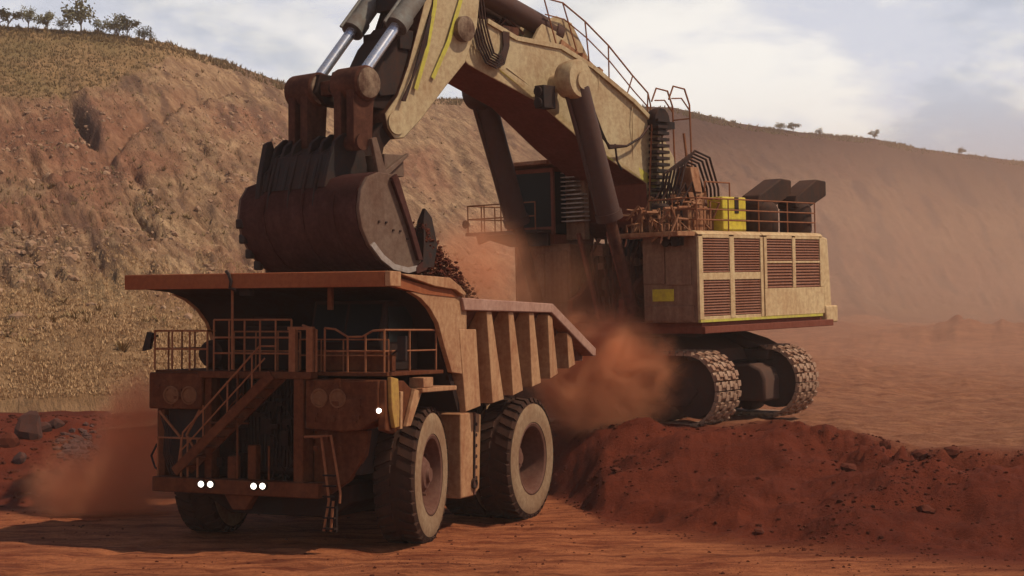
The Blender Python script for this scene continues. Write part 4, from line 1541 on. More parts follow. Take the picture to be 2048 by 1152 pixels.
# ---- left module and cab tower
mb = MB()
mb.box(-3.98, -1.40, -4.8, 3.22, 3.56, 6.45)
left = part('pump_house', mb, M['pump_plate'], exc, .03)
for a0, a1, z0, z1 in ((-3.9, -2.6, 3.7, 6.1), (-2.5, -1.5, 4.3, 6.2), (-2.5, -1.5, 3.65, 4.2)):
    part('door', MB().box(a0, a1, 3.222, 3.27, z0, z1), M['pump_plate'], left, .02)
mb = MB()
for i in range(10):
    mb.box(-4.25, -3.99, 2.9, 2.94, 3.5 + i * .3, 3.53 + i * .3)
mb.tube([(-4.25, 2.92, 3.3), (-4.25, 2.92, 6.9)], .03)
part('access_ladder', mb, M['rail_paint'], left)
mb = MB()
mb.box(-4.38, -2.1, .9, 3.25, 6.45, 6.8)
mb.box(-4.38, -2.1, .9, 3.25, 9.1, 9.25)
for a, b in ((-4.38, 3.25), (-2.22, 3.25), (-4.38, 1.02), (-2.22, 1.02)):
    mb.box(a, a + .12, b - .12, b, 6.8, 9.1)
mb.box(-4.3, -2.15, .95, 1.1, 6.8, 9.1)
mb.box(-4.36, -2.12, 3.1, 3.2, 6.8, 7.1)
cab2 = part('cab', mb, M['red_plate'], exc, .02)
part('windscreen', MB().box(-4.24, -2.24, 3.12, 3.16, 7.1, 9.1), M['glass'], cab2)
part('side_window', MB().box(-2.2, -2.16, 1.1, 3.1, 6.8, 9.1), M['glass'], cab2)
part('side_window', MB().box(-4.34, -4.30, 1.1, 3.1, 6.8, 9.1), M['glass'], cab2)
mb = MB()
mb.prism([(3.7, 9.5), (3.75, 9.35), (.8, 9.26), (.8, 9.50)], -4.6, -2.0)
part('cab_roof', mb, M['rust_machinery'], cab2, .03)
mb = MB()
for i in range(13):
    z = 7.25 + i * .16
    mb.box(-1.98 + .02 * i * 0, -1.15 + (12 - i) * .02 - .25 * (i > 6), 2.6, 2.95, z, z + .045)
part('cab_steps', mb, M['worn_steel'], exc)
part('cab_step_back', MB().box(-2.05, -1.2, 2.3, 2.58, 6.6, 9.2), M['front_plate'], exc)
# walkway round the cab
mb = MB()
mb.box(-5.7, -2.2, 3.3, 4.1, 6.86, 6.98)
mb.prism_f([(-5.7, 6.86), (-5.6, 6.55), (-5.1, 6.7), (-4.0, 6.4), (-2.2, 6.4), (-2.2, 6.86)], 3.35, 3.5)
mb.box(-5.7, -4.4, .9, 3.3, 6.86, 6.98)
part('walkway', mb, M['black_metal'], exc)
mb = MB()
rails(mb, [(-5.6, 1.0, 6.98), (-5.6, 4.05, 6.98), (-2.3, 4.05, 6.98)], (.5, 1.0), .028, .8)
part('handrail', mb, M['rail_paint'], exc)
part('flood_light', MB().lathe([(.1, 4.0), (.16, 4.15), (.001, 4.2)], (-5.65, 0, 7.3), 12, 'f'), M['black_metal'], exc)

# ---- machinery in the recess under the boom foot
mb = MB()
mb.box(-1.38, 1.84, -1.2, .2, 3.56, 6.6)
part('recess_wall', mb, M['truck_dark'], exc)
mb = MB()
rn = random.Random(4)
for i in range(16):
    a = -1.2 + 2.9 * rn.random()
    z0 = 3.7 + rn.random()
    mb.tube([(a, .9 + rn.random(), z0 + 2.6), (a + rn.uniform(-.3, .3), 1.6 + rn.random() * .8, z0 + 1.5), (a + rn.uniform(-.4, .4), 1.4 + rn.random() * .8, z0)], .05, 6)
part('hydraulic_hose', mb, M['hose'], exc)
mb = MB()
mb.box(-.9, -.1, .25, 1.8, 3.56, 5.2)
mb.box(.3, 1.5, .25, 1.6, 3.56, 4.6)
mb.box(-1.3, 1.7, .25, .9, 5.5, 6.3)
mb.lathe([(.3, .9), (.3, 2.0), (.2, 2.1)], (.7, 0, 5.2), 14, 'f')
mb.lathe([(.22, .9), (.22, 2.2)], (-.9, 0, 5.8), 14, 'f')
part('swing_gear', mb, M['link_rust'], exc, .03)
mb = MB()
for a in (-1.15, 1.15):
    mb.prism([(3.6, 3.6), (3.6, 4.4), (3.1, 4.6), (.3, 6.9), (-1, 6.9), (-1, 3.6)], a - .12, a + .12)
part('boom_bracket', mb, M['red_plate'], exc, .03)

rz_ = random.Random(51)
mb = MB()
for k in range(26):
    a, z0 = rz_.uniform(-1.25, 1.7), rz_.uniform(5.2, 6.7)
    f = rz_.uniform(1.9, 2.9)
    mb.tube([(a, f, z0), (a + rz_.uniform(-.2, .2), f + rz_.uniform(-.1, .3), z0 - rz_.uniform(.5, 1.0)), (a + rz_.uniform(-.5, .5), f, 3.6 + rz_.uniform(0, .8))], rz_.uniform(.03, .07), 6)
part('hydraulic_hose', mb, M['link_rust'], exc)['kind'] = 'stuff'
mb = MB()
for k in range(22):
    a, z0 = rz_.uniform(-1.3, 1.6), rz_.uniform(3.6, 6.2)
    f = rz_.uniform(1.7, 2.6)
    mb.box(a, a + rz_.uniform(.12, .5), f, f + rz_.uniform(.1, .4), z0, z0 + rz_.uniform(.1, .45))
part('valve_bank', mb, M['pump_plate'], exc, .015)['kind'] = 'stuff'
for a0, a1 in ((-1.15, -.2), (.2, 1.2)):
    part('strut', MB().bar((a0, 3.0, 6.8), (a1, 3.1, 3.7), .14), M['red_plate'], exc, .015)

# ---- boom
BC = -.3
bt = [(11.3, 13.0), (10.9, 13.55), (9.8, 13.55), (8.4, 13.12), (6.2, 13.05), (4.6, 12.5), (2.6, 11.45), (1.35, 10.65), (.3, 9.5), (-.1, 7.7), (.2, 6.8), (1.2, 6.6), (1.9, 7.2), (2.02, 8.5), (5.0, 9.75), (7.4, 11.05), (10.7, 12.0), (11.15, 12.3)]


def bw(f):
    return float(np.interp(f, [0, 2, 5, 8, 12], [1.55, 1.5, 1.15, 1.0, 0.95]))


mb = MB()
mb.prism(bt, [BC - bw(f) for f, z in bt], [BC + bw(f) for f, z in bt])
boom = part('boom', mb, M['boom_paint'], exc, .04)
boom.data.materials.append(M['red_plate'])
# underside and low forward faces take a darker red
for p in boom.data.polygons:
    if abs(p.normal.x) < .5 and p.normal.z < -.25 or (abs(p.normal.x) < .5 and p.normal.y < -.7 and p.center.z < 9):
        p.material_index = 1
# yellow edge stripes on the near plate
mb = MB()


def stripe(pts, off=.012, w_=.16):
    for (a, b), (c, d) in zip(pts[:-1], pts[1:]):
        n = Vector((-(d - b), c - a)).normalized() * w_ / 2
        ra, rc = BC + bw(a) + off, BC + bw(c) + off
        mb._add([(ra, a - n.x, b - n.y), (ra, a + n.x, b + n.y), (rc, c + n.x, d + n.y), (rc, c - n.x, d - n.y)], [(0, 1, 2, 3)])


for pts_, ww in (([(9.2, 12.0), (7.5, 11.28), (6.2, 10.6)], .16), ([(4.3, 9.78), (3.6, 9.45)], .5), ([(3.3, 9.3), (2.2, 8.8), (1.4, 8.45)], .34)):
    mb = MB()
    stripe(pts_, w_=ww)
    part('safety_stripe', mb, M['yellow_line'], boom)
# weld seams and flange along the top edge
mb = MB()
tp = [(9.8, 13.5), (8.4, 13.08), (6.2, 13.0), (4.6, 12.45), (2.6, 11.4), (1.35, 10.6)]
for (a, b), (c, d) in zip(tp[:-1], tp[1:]):
    for sd in (1, -1):
        mb.bar((BC + sd * (bw(a) + .03), a, b), (BC + sd * (bw(c) + .03), c, d), .10, .16)
for f, z0, z1 in ((7.6, 11.3, 13.0), (4.4, 10.0, 12.3)):
    mb.bar((BC + bw(f) + .01, f, z0), (BC + bw(f) + .01, f - .1, z1), .05, .05)
for f, z0, z1 in ((9.3, 11.95, 13.3), (6.05, 10.55, 11.3), (2.7, 9.0, 11.2)):
    mb.bar((BC + bw(f) + .005, f, z0), (BC + bw(f) + .005, f - .06, z1), .03, .03)
mb.bar((BC + bw(6) + .005, 9.0, 12.05), (BC + bw(4) + .005, 3.0, 9.35), .025, .03)
part('flange', mb, M['boom_paint'], boom, .01)
# bosses for the lift cylinders
for rr, nm in ((1.78, 1), (-2.38, -1)):
    mb = MB()
    bm_ = M['boom_paint'] if nm > 0 else M['cylinder_dark']
    mb.lathe([(.001, -.55), (.35, -.5), (.6, -.35), (.66, -.1), (.66, .22), (.6, .32), (.001, .34)], (rr, 6.75, 11.75), 28)
    mb.lathe([(.3, -.9), (.3, .9)], (rr - nm * .5, 6.7, 11.7), 18)
    part('cylinder_boss', mb, bm_, boom)
    cyl = part('lift_cylinder', MB().tube([(rr, 6.6, 11.5), (rr, 4.98, 7.2)], .42, 20).tube([(rr, 5.05, 7.4), (rr, 4.95, 7.15)], .47, 20).tube([(rr - .1, 7.0, 11.2), (rr - .1, 5.4, 7.3)], .07, 8), M['cylinder_dark'], exc)
    part('cylinder_rod', MB().tube([(rr, 5.0, 7.3), (rr, 3.75, 3.95)], .2, 16), M['link_rust'], cyl)
mb = MB()
mb.box(1.2, 1.6, 7.5, 8.1, 10.75, 11.5)
for z in (10.93, 11.3):
    mb.lathe([(.13, 8.05), (.17, 8.2), (.001, 8.22)], (1.4, 0, z), 12, 'f')
part('boom_light', mb, M['black_metal'], boom, .02)
mb = MB()
for k in range(3):
    mb.tube([(1.75, 6.3 - .1 * k, 11.7), (1.6, 5.7 - .1 * k, 10.9), (1.5, 5.2 - .12 * k, 10.2), (1.4, 4.4, 9.72 - .05 * k), (1.4, 3.4, 9.75), (1.45, 2.6, 10.1), (1.3, 1.9, 10.55)], .045, 6)
mb.tube([(1.35, 4.0, 9.8), (1.35, 3.9, 9.2), (1.4, 3.7, 8.9)], .04, 6)
part('boom_hose', mb, M['hose'], boom)
# sagging hose bundle at the boom tip
mb = MB()
for k in range(6):
    o_ = k * .15
    cv = [(.75, 10.75 - o_ * .9, 14.6), (.8, 10.65 - o_ * .9, 13.4), (.86, 10.45 - o_ * .8, 12.6 + .05 * k), (.9, 10.1 - o_ * .5, 12.1 + .07 * k), (.92, 9.65 - .2 * o_, 11.98 + .08 * k), (.9, 9.25 + .1 * o_, 12.15 + .07 * k), (.86, 8.95 + .3 * o_, 12.75), (.7, 8.75 + .4 * o_, 13.4)]
    mb.tube(cv, .036, 6)
part('tip_hose', mb, M['hose'], boom)
mb = MB()
mb.box(BC - .7, BC + .8, 8.0, 8.8, 13.15, 13.5)
mb.box(BC - .3, BC + .5, 9.0, 9.5, 13.3, 13.75)
for k in range(6):
    mb.tube([(BC - .6 + k * .22, 8.9, 13.3), (BC - .6 + k * .22, 8.2, 13.85), (BC - .6 + k * .22, 7.4, 13.4)], .04)
part('valve_block', mb, M['link_rust'], boom)
# boom-top bracket and the pair of stick cylinders
mb = MB()
for a in (-.9, -.15, .15, .75):
    mb.prism([(7.4, 13.08), (6.9, 13.75), (6.1, 14.1), (5.3, 13.95), (4.2, 12.6), (4.4, 12.4), (6.2, 12.95)], BC + a, BC + a + .14)
part('cylinder_bracket', mb, M['boom_paint'], boom, .02)
for a in (-.42, .55):
    c = part('stick_cylinder', MB().tube([(BC + a, 5.9, 13.6), (BC + a, 10.6, 14.78)], .36, 20).tube([(BC + a, 5.75, 13.56), (BC + a, 6.1, 13.65)], .40, 20), M['cylinder_dark'], boom)
    part('cylinder_rod', MB().tube([(BC + a, 10.5, 14.76), (BC + a, 12.3, 15.2)], .2, 14), M['chrome'], c)
# boom walkway handrails
mb = MB()
for rr in (BC + 1.0, BC - .75):
    P = [(6.3, 13.1), (5.2, 13.0), (4.5, 12.55), (3.4, 11.95), (2.5, 11.45), (1.2, 10.75)]
    Q = [(6.9, 14.6), (5.9, 14.55), (4.7, 14.05), (3.4, 13.35), (2.0, 12.4), (1.1, 11.85)]
    top = [(rr, f, z) for f, z in Q]
    mid = [(rr, f - .05, z - .55) for f, z in Q]
    mb.tube(top, .03)
    mb.tube(mid, .024)
    for (pf, pz), (qf, qz) in zip(P, Q):
        mb.tube([(rr, pf, pz), (rr, qf, qz)], .028)
    mb.tube([(rr, 1.1, 11.85), (rr, .95, 11.4), (rr, 1.05, 10.8)], .03)
part('handrail', mb, M['rail_paint'], boom)
mb = MB()
for (a, b), (c, d) in zip([(6.0, 13.2), (4.5, 12.62), (2.5, 11.55)], [(4.5, 12.62), (2.5, 11.55), (1.2, 10.85)]):
    mb.bar((BC + .95, a, b), (BC + .95, c, d), .06, .22)
for k in range(5):
    f = 5.0 - k * .9
    z = float(np.interp(f, [1.2, 2.5, 4.5, 6], [10.85, 11.55, 12.62, 13.2]))
    mb.prism([(f + .1, z + .1), (f + .28, z - .75), (f + .16, z - .75), (f - .12, z)], BC + .98, BC + 1.2)
part('catwalk', mb, M['rust_machinery'], boom)
# ladder at the back of the boom
lad = part('boom_ladder', MB().tube([(1.34, 1.15, 7.85), (1.34, 1.18, 11.0)], .035).tube([(1.34, 2.05, 7.85), (1.34, 1.75, 10.95)], .035), M['rail_paint'], exc)
for i in range(13):
    z = 8.0 + i * .225
    part('ladder_step', MB().box(1.24, 1.62, 1.12, 2.02 - i * .02, z, z + .105), M['black_metal'], lad)
mb = MB()
for a in (.0, .75):
    mb.tube([(a + 1.0, -.1, 7.8), (a + 1.0, .0, 11.4), (a + 1.0, .3, 11.95), (a + 1.0, 1.0, 12.0), (a + 1.0, 1.3, 11.5)], .035)
    mb.tube([(a + 1.0, .0, 11.2), (a + 1.0, .5, 11.6), (a + 1.0, 1.1, 11.55)], .028)
mb.tube([(1.0, 0, 10.9), (1.75, 0, 10.9)], .028)
mb.tube([(1.0, -.1, 9.3), (1.75, -.1, 9.3)], .028)
mb.tube([(1.4, -.1, 7.8), (1.4, -.3, 9.2), (1.4, -.1, 10.4)], .05)
part('ladder_hoop', mb, M['rail_paint'], exc)
mb = MB()
mb.lathe([(.001, -.2), (.45, -.2), (.5, 0), (.45, .2), (.001, .2)], (1.3, 1.35, 10.75), 16)
mb.box(1.2, 1.5, .6, 1.7, 10.5, 10.75)
part('hose_drum', mb, M['black_metal'], exc)

# ---- stick
SCN = 0.0
st = [(14.45, 9.75), (14.15, 9.45), (13.75, 9.5), (13.0, 10.1), (11.95, 11.2), (11.15, 12.0), (10.55, 13.2), (10.35, 14.4), (10.3, 15.8), (11.2, 16.4), (12.2, 15.9), (12.6, 14.6), (13.15, 13.1), (13.6, 11.7), (14.1, 10.75), (14.55, 10.2)]
sw = [.75 if z < 10.6 else .85 if z < 12 else .95 for f, z in st]
stick = part('stick', MB().prism(st, [SCN - a for a in sw], [SCN + a for a in sw]), M['boom_paint'], exc, .04)
stick.data.materials.append(M['link_rust'])
for p in stick.data.polygons:
    if abs(p.normal.x) < .5 and p.normal.y < -.2:
        p.material_index = 1
mb = MB()
for pts in ([(12.25, 15.5), (12.5, 13.6), (12.9, 12.2), (13.35, 11.0)], [(11.2, 14.2), (11.9, 12.6), (12.6, 11.4)]):
    mb = MB()
    for (a, b), (c, d) in zip(pts[:-1], pts[1:]):
        n = Vector((-(d - b), c - a)).normalized() * .08
        ra = SCN + (.965 if b > 11.8 else .90)
        rc = SCN + (.965 if d > 11.8 else .90)
        mb._add([(ra, a - n.x, b - n.y), (ra, a + n.x, b + n.y), (rc, c + n.x, d + n.y), (rc, c - n.x, d - n.y)], [(0, 1, 2, 3)])
    part('safety_stripe', mb, M['yellow_line'], stick)
mb = MB()
mb.lathe([(.4, -1.1), (.4, 1.12), (.30, 1.16), (.001, 1.16)], (SCN, 11.25, 13.05), 22)
part('pivot_pin', mb, M['boss'], stick)
part('pivot_pin', MB().lathe([(.36, -.8), (.36, .82), (.001, .84)], (SCN, 14.1, 9.95), 22), M['boom_paint'], stick)
mb = MB()
for k in range(3):
    mb.tube([(.95, 14.0 - .05 * k, 10.6), (1.0, 13.6, 11.3), (.98, 13.1 - .08 * k, 12.4), (.9, 12.5, 13.8), (.5, 12.7, 15)], .04, 6)
for k in range(7):
    a = -.8 + k * .22
    mb.tube([(a, 14.0, 11.2), (a, 13.7, 12.2), (a * .9, 13.2, 13.4), (a * .8, 12.75, 14.6), (a * .8, 12.5, 15.6)], .05, 6)
part('stick_hose', mb, M['hose'], stick)
mb = MB()
mb.box(-.8, .8, 13.3, 13.9, 12.2, 12.8)
mb.box(-.6, .7, 12.9, 13.5, 13.5, 14.2)
mb.prism([(13.5, 13.0), (14.2, 12.3), (14.9, 11.2), (14.7, 10.7), (14.0, 10.8), (13.4, 12.2)], -.75, .72)
part('manifold', mb, M['black_metal'], stick, .03)

# ---- bucket cylinders, links
LP = (15.98, 10.92)
for a, b_ in ((1.0, 12.72), (-1.0, 14.3)):
    base = (a, 12.25, 15.0)
    d = Vector((a, LP[0], LP[1])) - Vector(base)
    L = d.length
    k = 1 - (2.55 if a > 0 else 2.7) / L
    mid = Vector(base) + d * k
    c = part('bucket_cylinder', MB().tube([base, tuple(mid)], .31, 20).tube([tuple(mid - d.normalized() * .45), tuple(mid)], .37, 20)
             .tube([tuple(Vector(base) + Vector((-.05, .42, .1))), tuple(mid + Vector((-.05, .42, .1)))], .05, 6), M['cylinder_grey'], exc)
    part('cylinder_rod', MB().tube([tuple(mid), tuple(Vector((a, LP[0], LP[1])) - d.normalized() * .3)], .17, 16), M['chrome'], c)
    # pin boss with its end cap
    mb = MB()
    mb.lathe([(.001, -.62), (.35, -.62), (.52, -.55), (.52, .5), (.45, .56)], (a, LP[0], LP[1]), 26)
    ln = part('bucket_link', mb.prism([(16.45, 11.0), (16.5, 9.2), (16.3, 8.95), (16.0, 9.0), (15.75, 9.3), (15.62, 10.8)], a - .42, a - .12)
              .prism([(16.45, 11.0), (16.5, 9.2), (16.3, 8.95), (16.0, 9.0), (15.75, 9.3), (15.62, 10.8)], a + .12, a + .42), M['link_rust'], exc, .02)
    part('pin_cap', MB().lathe([(.46, .50), (.44, .60), (.30, .64), (.001, .64)], (a, LP[0], LP[1]), 24), M['boss'], ln)
    part('rocker_arm', MB().prism([(16.2, 11.35), (16.4, 10.8), (16.0, 10.45), (13.9, 10.3), (13.4, 10.6), (13.5, 11.1), (14.0, 11.3)], (.25 if a > 0 else -.60), (.60 if a > 0 else -.25)), M['truck_dark'], exc, .03)
mb = MB()
mb.lathe([(.24, -1.5), (.24, 1.5)], (0, LP[0], LP[1]), 16)
mb.lathe([(.24, -1.5), (.24, 1.5)], (0, 16.2, 9.2), 16)
mb.box(-.6, .6, 15.75, 16.2, 10.7, 11.1)
part('link_pin', mb, M['link_rust'], exc)

# ---- bucket
out_p = [(15.9, 8.22), (16.55, 8.27), (17.0, 8.12), (17.28, 7.75), (17.38, 7.2), (17.28, 6.65), (17.0, 6.15), (16.6, 5.75), (16.1, 5.47), (15.5, 5.36), (15.0, 5.45), (14.75, 5.7)]
inn_p = []
cen = Vector((15.7, 7.0))
for f, z in out_p:
    v = Vector((f, z))
    d = (cen - v).normalized() * .16
    inn_p.append((f + d.x, z + d.y))
B0, B1 = -2.7, 2.35
bucket = part('bucket', MB().prism(out_p + inn_p[::-1], B0 + .005, B1 - .005), M['bucket_steel'], exc, .0, 60)
cheek = [(15.9, 8.20), (16.55, 8.25), (16.98, 8.10), (17.26, 7.74), (17.36, 7.2), (17.26, 6.66), (16.98, 6.17), (16.58, 5.77), (16.1, 5.49), (15.5, 5.38), (15.02, 5.47), (14.9, 5.72), (15.3, 6.7)]
for a, b in ((B1, B1 + .13), (B0 - .13, B0)):
    part('cheek_plate', MB().prism(cheek, a, b), M['cheek_steel'], bucket, .02)
mb = MB()
arc = [(16.98, 6.17), (16.58, 5.77), (16.1, 5.49), (15.5, 5.38), (15.1, 5.46)]
arc_i = [(16.84, 6.27), (16.48, 5.91), (16.04, 5.64), (15.5, 5.54), (15.14, 5.6)]
mb.prism(arc + arc_i[::-1], B1 + .131, B1 + .19)
part('wear_strip', mb, M['worn_steel'], bucket)
mb = MB()
mb.prism([(15.95, 8.22), (15.85, 8.05), (15.30, 6.7), (14.95, 5.75), (15.15, 5.75), (15.52, 6.75), (16.15, 8.1)], B1 + .131, B1 + .26)
part('cheek_edge', mb, M['bucket_steel'], bucket, .02)
mb = MB()
for k in range(5):
    mb.lathe([(.035, 0), (.035, .04), (.001, .05)], (B1 + .13, 16.6 - k * .28, 6.85 - k * .12 + .1 * (k % 2)), 8)
part('bolt', mb, M['black_metal'], bucket)
for k, (f, z) in enumerate(((17.36, 7.0), (17.25, 6.55), (17.02, 6.1), (16.7, 5.75), (16.25, 5.48))):
    part('heel_shroud', MB().box(B0 - .18, B0 + .12, f - .14, f + .03, z - .15, z + .15), M['black_metal'], bucket, .05)
for a in (-1.6, .1, 1.4):
    mb = MB()
    for (fa, za), (fb, zb) in zip(out_p[3:9], out_p[4:10]):
        mb.bar((a, fa + .01, za), (a, fb + .01, zb - .005), .10, .03)
    part('wear_plate', mb, M['bucket_steel'], bucket)
part('lip', MB().prism([(15.2, 5.34), (14.75, 5.45), (14.50, 5.9), (14.62, 6.0), (14.85, 5.75), (15.2, 5.55)], B0 - .1, B1 + .2), M['bucket_steel'], bucket, .02)
NTOOTH = 6
for k in range(NTOOTH):
    a = B0 + .1 + (B1 - B0 - .1) * k / (NTOOTH - 1)
    mb = MB()
    mb.prism([(14.95, 5.5), (14.45, 5.55), (14.28, 6.2), (14.42, 7.0), (14.62, 7.28), (14.78, 6.9), (14.86, 6.2)], [a - .2, a - .2, a - .2, a - .14, a - .06, a - .14, a - .2], [a + .2, a + .2, a + .2, a + .14, a + .06, a + .14, a + .2])
    part('tooth', mb, M['black_metal'], bucket, .02)
# ears and torque box on top
mb = MB()
ear = [(17.22, 7.9), (17.05, 8.5), (16.75, 9.25), (16.4, 9.5), (16.0, 9.45), (15.6, 8.95), (15.45, 8.3), (15.9, 8.1)]
for a in (-1.75, -1.35, -.95, -.2, .3, .8):
    mb.prism(ear, a, a + .13)
for a in (-1.5, -.6, .0, .5):
    mb.prism([(17.36, 7.3), (17.25, 8.0), (16.9, 8.95), (16.4, 9.1), (16.6, 8.2)], a, a + .08)
mb.prism([(17.2, 7.9), (16.9, 8.9), (16.3, 9.25), (15.5, 8.9), (15.3, 8.3), (16.0, 8.2)], -1.6, .8)
mb.prism([(17.33, 7.4), (17.1, 8.45), (16.6, 8.9), (16.0, 8.6), (15.9, 8.1)], -2.0, -1.75)
part('bucket_ear', mb, M['black_metal'], bucket, .02)
mb = MB()
mb.prism([(17.3, 7.7), (17.2, 8.4), (16.95, 9.35), (16.75, 9.45), (16.6, 9.1), (16.5, 8.2)], -2.05, -1.85)
part('lifting_lug', mb, M['black_metal'], bucket, .02)
mb = MB()
for a in (-.62, .28):
    mb.prism([(15.9, 8.15), (16.0, 8.7), (15.4, 9.05), (14.5, 9.95), (14.1, 10.2), (13.85, 9.95), (14.0, 9.6), (14.45, 9.2), (14.75, 8.15)], a, a + .3)
part('hinge_bracket', mb, M['truck_dark'], bucket, .02)
mb = MB()
mb.box(.62, 1.5, 14.55, 15.35, 8.25, 8.9)
mb.prism([(15.75, 8.2), (16.0, 9.3), (15.8, 9.35), (15.45, 8.4), (14.5, 8.95), (14.5, 8.85), (15.5, 8.15)], 1.52, 1.66)
part('ear_brace', mb, M['cheek_steel'], bucket, .02)
# earth in the bucket
ex, ef = np.meshgrid(np.linspace(B0 + .05, B1 - .05, 40), np.linspace(14.9, 17.05, 26))
ez = 6.45 + (ef - 14.9) * .3 + .25 * fbm(ex * 1.1 + 9, ef * 1.3, 4) - .35 * sst(np.abs(ex), 1.8, 2.6)
bl = grid_mesh('bucket_load', ex, -ef, ez, M['clod'], False, np.zeros(ex.shape + (3,)))
bl.location = exc.location
bl.rotation_euler = exc.rotation_euler
tag(bl, 'red earth heaped inside the excavator bucket', 'earth', kind='stuff')

# ---- roof clutter behind the boom
mb = MB()
mb.box(1.9, 3.4, .6, 2.6, 6.71, 7.5)
mb.box(2.1, 3.0, 1.0, 2.0, 7.5, 8.1)
mb.prism_f([(2.2, 8.1), (2.3, 9.0), (2.9, 9.0), (3.05, 8.1)], 1.2, 1.7)
mb.box(1.95, 2.9, -.8, .4, 6.71, 7.3)
mb.lathe([(.25, -.6), (.25, .5)], (2.5, .1, 7.55), 14)
mb.lathe([(.2, -.6), (.2, .5)], (2.7, -.5, 7.6), 14)
part('valve_stack', mb, M['rust_machinery'], exc, .03)
mb = MB()
for k in range(7):
    o_ = k * .13
    mb.tube([(2.1 + o_, 2.35, 7.1), (2.1 + o_, 2.4, 8.1), (2.1 + o_, 2.15 - .03 * k, 8.8 + .05 * k), (2.15 + o_, 1.45, 9.15 + .07 * k), (2.2 + o_, .85 - .04 * k, 9.0 + .06 * k), (2.2 + o_, .4 - .05 * k, 8.3), (2.2 + o_, .35 - .05 * k, 7.3)], .042, 7)
for k in range(5):
    a = 2.0 + .3 * k
    mb.tube([(a, 2.7, 6.75), (a, 2.75, 7.7), (a + .1, 2.2, 8.4), (a + .1, 1.9, 7.6), (a, 1.8, 7.0)], .045, 6)
part('hydraulic_hose', mb, M['hose'], exc)
mb = MB()
for k in range(170):
    a, f = rn.uniform(1.7, 3.85), rn.uniform(-.6, 4.2)
    if f < 1.3 and a > 2.5:
        continue
    z1 = rn.uniform(7.0, 7.95) if f < 3.0 else rn.uniform(6.9, 7.5)
    if rn.random() < .55:
        mb.tube([(a, f, 6.7), (a, f, z1), (a + rn.uniform(-.25, .25), f + rn.uniform(-.5, .5), z1 + rn.uniform(-.1, .2)), (a + rn.uniform(-.3, .3), f + rn.uniform(-.6, .6), z1 - rn.uniform(.3, .8))], rn.uniform(.018, .045), 6)
    else:
        mb.tube([(a, f, z1), (a + rn.uniform(-.1, .1), f - rn.uniform(.3, 1.1), z1 + rn.uniform(-.05, .05))], rn.uniform(.02, .06), 6)
for k in range(70):
    a, f = rn.uniform(1.7, 3.7), rn.uniform(-.7, 4.0)
    if f < 1.2 and a > 2.5:
        continue
    b = rn.uniform(6.71, 7.8 if f < 2.9 else 7.2)
    if rn.random() < .5:
        mb.box(a, a + rn.uniform(.06, .2), f, f + rn.uniform(.06, .22), b, b + rn.uniform(.06, .25))
    else:
        r_ = rn.uniform(.05, .13)
        mb.tube([(a, f, b), (a, f, b + rn.uniform(.1, .35))], r_, 10)
part('pipework', mb, M['rust_machinery'], exc)['kind'] = 'stuff'
part('front_deck', MB().box(1.5, 4.1, 3.23, 4.3, 6.5, 6.66), M['rust_machinery'], exc, .02)
mb = MB()
mb.lathe([(.34, 6.71), (.34, 7.6), (.25, 7.7), (.001, 7.72)], (2.35, 2.75, 0), 16, 'z')
part('accumulator', mb, M['black_metal'], exc)
part('roof_tank', MB().box(3.1, 3.78, -.46, 1.06, 6.71, 7.93), M['yellow'], exc, .05)
part('tank_mark', MB().box(3.782, 3.80, .05, .3, 7.35, 7.92), M['black_metal'], exc)
mb = MB()
rails(mb, [(3.0, -.6, 7.3), (3.0, 1.0, 7.3)], (1.2,), .03, 1.75)
part('tank_guard', mb, M['rail_paint'], exc)
mb = MB()
rails(mb, [(4.0, 3.0, 6.70), (4.0, -4.85, 6.70)], (.38, .74, 1.12), .026, 1.95)
rails(mb, [(4.0, 3.0, 6.70), (2.0, 3.0, 6.70)], (.38, .74, 1.12), .026, 1.0)
part('handrail', mb, M['rail_paint'], exc)
for f0, r0, rd in ((-2.75, 2.9, .68), (-4.55, 3.35, .60)):
    mb = MB()
    mb.lathe([(rd * .94, 6.71), (rd, 6.8), (rd, 7.6), (rd * .9, 7.75), (rd * .7, 7.85)], (r0, f0, 0), 26, 'z')
    ex_ = part('exhaust_muffler', mb, M['exhaust'], exc)
    mb = MB()
    mb.prism([(f0 + rd + .06, 7.78), (f0 + rd, 7.62), (f0 - .5, 7.72), (f0 - 1.65, 8.15), (f0 - 1.65, 8.72), (f0 - .95, 8.76), (f0 + rd - .1, 8.1)], r0 - .40, r0 + .40)
    part('exhaust_hood', mb, M['exhaust'], ex_, .05)

# =================================================================== falling dirt, dust and haze
def E2W(r, f, z):
    return exc.matrix_basis @ Vector((r, -f, z))


sp, ss = [], []
rn = random.Random(12)
for k in range(13000):
    t = rn.random()
    u = rn.random() ** .6
    p = E2W(2.5 - 3.6 * rn.random() ** 1.6, 14.75 - 2.3 * t * u + rn.gauss(0, .06), 6.7 - 2.1 * t + rn.gauss(0, .08))
    sp.append(tuple(p))
    ss.append(.016 + .075 * rn.random() ** 6)
tag(rubble('falling_dirt', M['red_rock'], sp, ss, 3), 'red dirt and clods falling from the bucket into the truck', 'dirt', kind='stuff')


def dust(name, c, radii, mat, rz=0.0, label=None):
    bm = bmesh.new()
    bmesh.ops.create_icosphere(bm, subdivisions=3, radius=1.15)
    me = bpy.data.meshes.new(name)
    bm.to_mesh(me)
    bm.free()
    me.materials.append(mat)
    o = obj(name, me, None, c, (0, 0, rz))
    o.scale = radii
    tag(o, label, 'dust', kind='stuff')
    return o


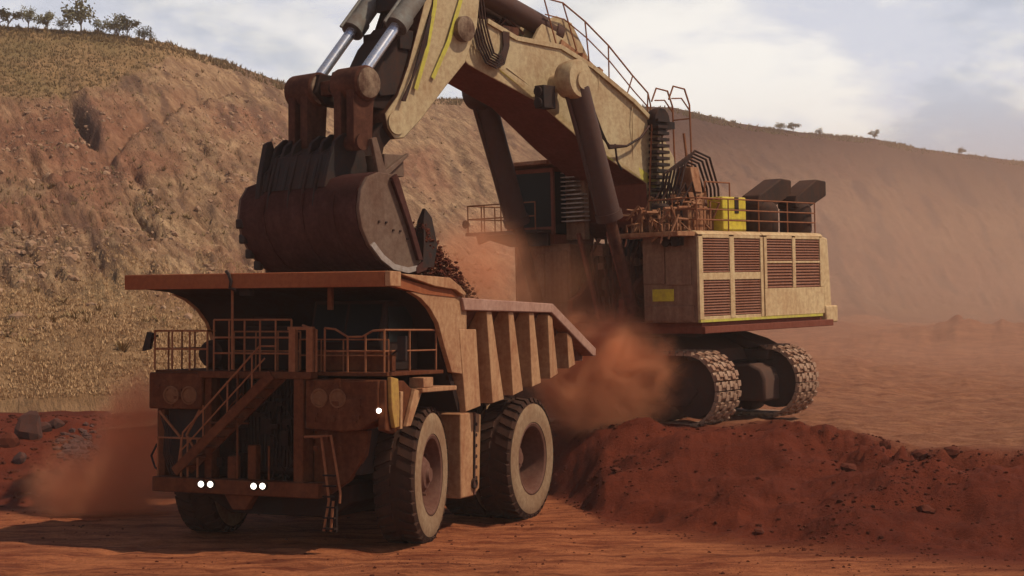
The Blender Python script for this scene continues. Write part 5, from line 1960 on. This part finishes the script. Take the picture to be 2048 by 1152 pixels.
DC = (0.97, 0.44, 0.225)
dust('dust_cloud', (3.1, 55.2, 3.9), (3.3, 1.7, 2.7), dust_mat('dust_truck', DC, 2.8, 2.5, .0, .75, 0.0, 1.5), label='thick orange dust billowing behind the tail of the truck')
dust('dust_cloud', (1.6, 55.9, 6.0), (4.4, 1.9, 3.2), dust_mat('dust_veil', DC, .11, 1.6, .0, .7, 0.0, 1.3), label='thin dust veil in front of the excavator base')
dust('dust_cloud', (-12.4, 48.6, .6), (2.9, 2.0, 2.1), dust_mat('dust_left', (0.97, 0.42, 0.21), 1.5, 1.7, .0, .8, 0.0, 1.5), label='orange dust rising from the road left of the truck')
dust('dust_cloud', (-11.5, 49.0, 2.5), (1.6, 1.4, 2.3), dust_mat('dust_left_top', (0.97, 0.42, 0.21), 1.6, 1.6, .0, .8, 0.0, 1.4), label='upper puff of dust against the left side of the truck')
dust('dust_cloud', (-1.2, 48.8, 7.1), (2.3, 1.4, 2.7), dust_mat('dust_bucket', (0.96, 0.46, 0.25), .75, 1.6, .0, .8, 0.0, 1.5), label='brown dust puff drifting off the tipped bucket')
dust('dust_cloud', (34, 112, 3.5), (42, 34, 8), dust_mat('dust_low', (0.94, 0.58, 0.41), .012, 2.2, .0, 1.0, 0.0, 1.0), label='low sheet of dust along the foot of the far hill')
dust('dust_cloud', (46, 160, 10), (62, 50, 26), dust_mat('dust_far', (0.90, 0.61, 0.45), .018, 1.8, .0, 1.0, 0.0, .9), label='wide bank of dust over the pit floor behind the excavator')


def haze():
    m = bpy.data.materials.new('haze_air')
    m.use_nodes = True
    t = NT(m.node_tree)
    t.n.clear()
    out = t.n.new('ShaderNodeOutputMaterial')
    pv_ = t.n.new('ShaderNodeVolumePrincipled')
    t.l.new(pv_.outputs[0], out.inputs[1])
    pv_.inputs['Color'].default_value = (0.95, 0.82, 0.72, 1)
    pv_.inputs['Density'].default_value = 0.0004
    pv_.inputs['Anisotropy'].default_value = 0.2
    mb = MB(False)
    mb.box(-680, 680, -680, 680, -4, 75)
    o = part('haze', mb, m, None)
    tag(o, kind='stuff')
    return o


haze()
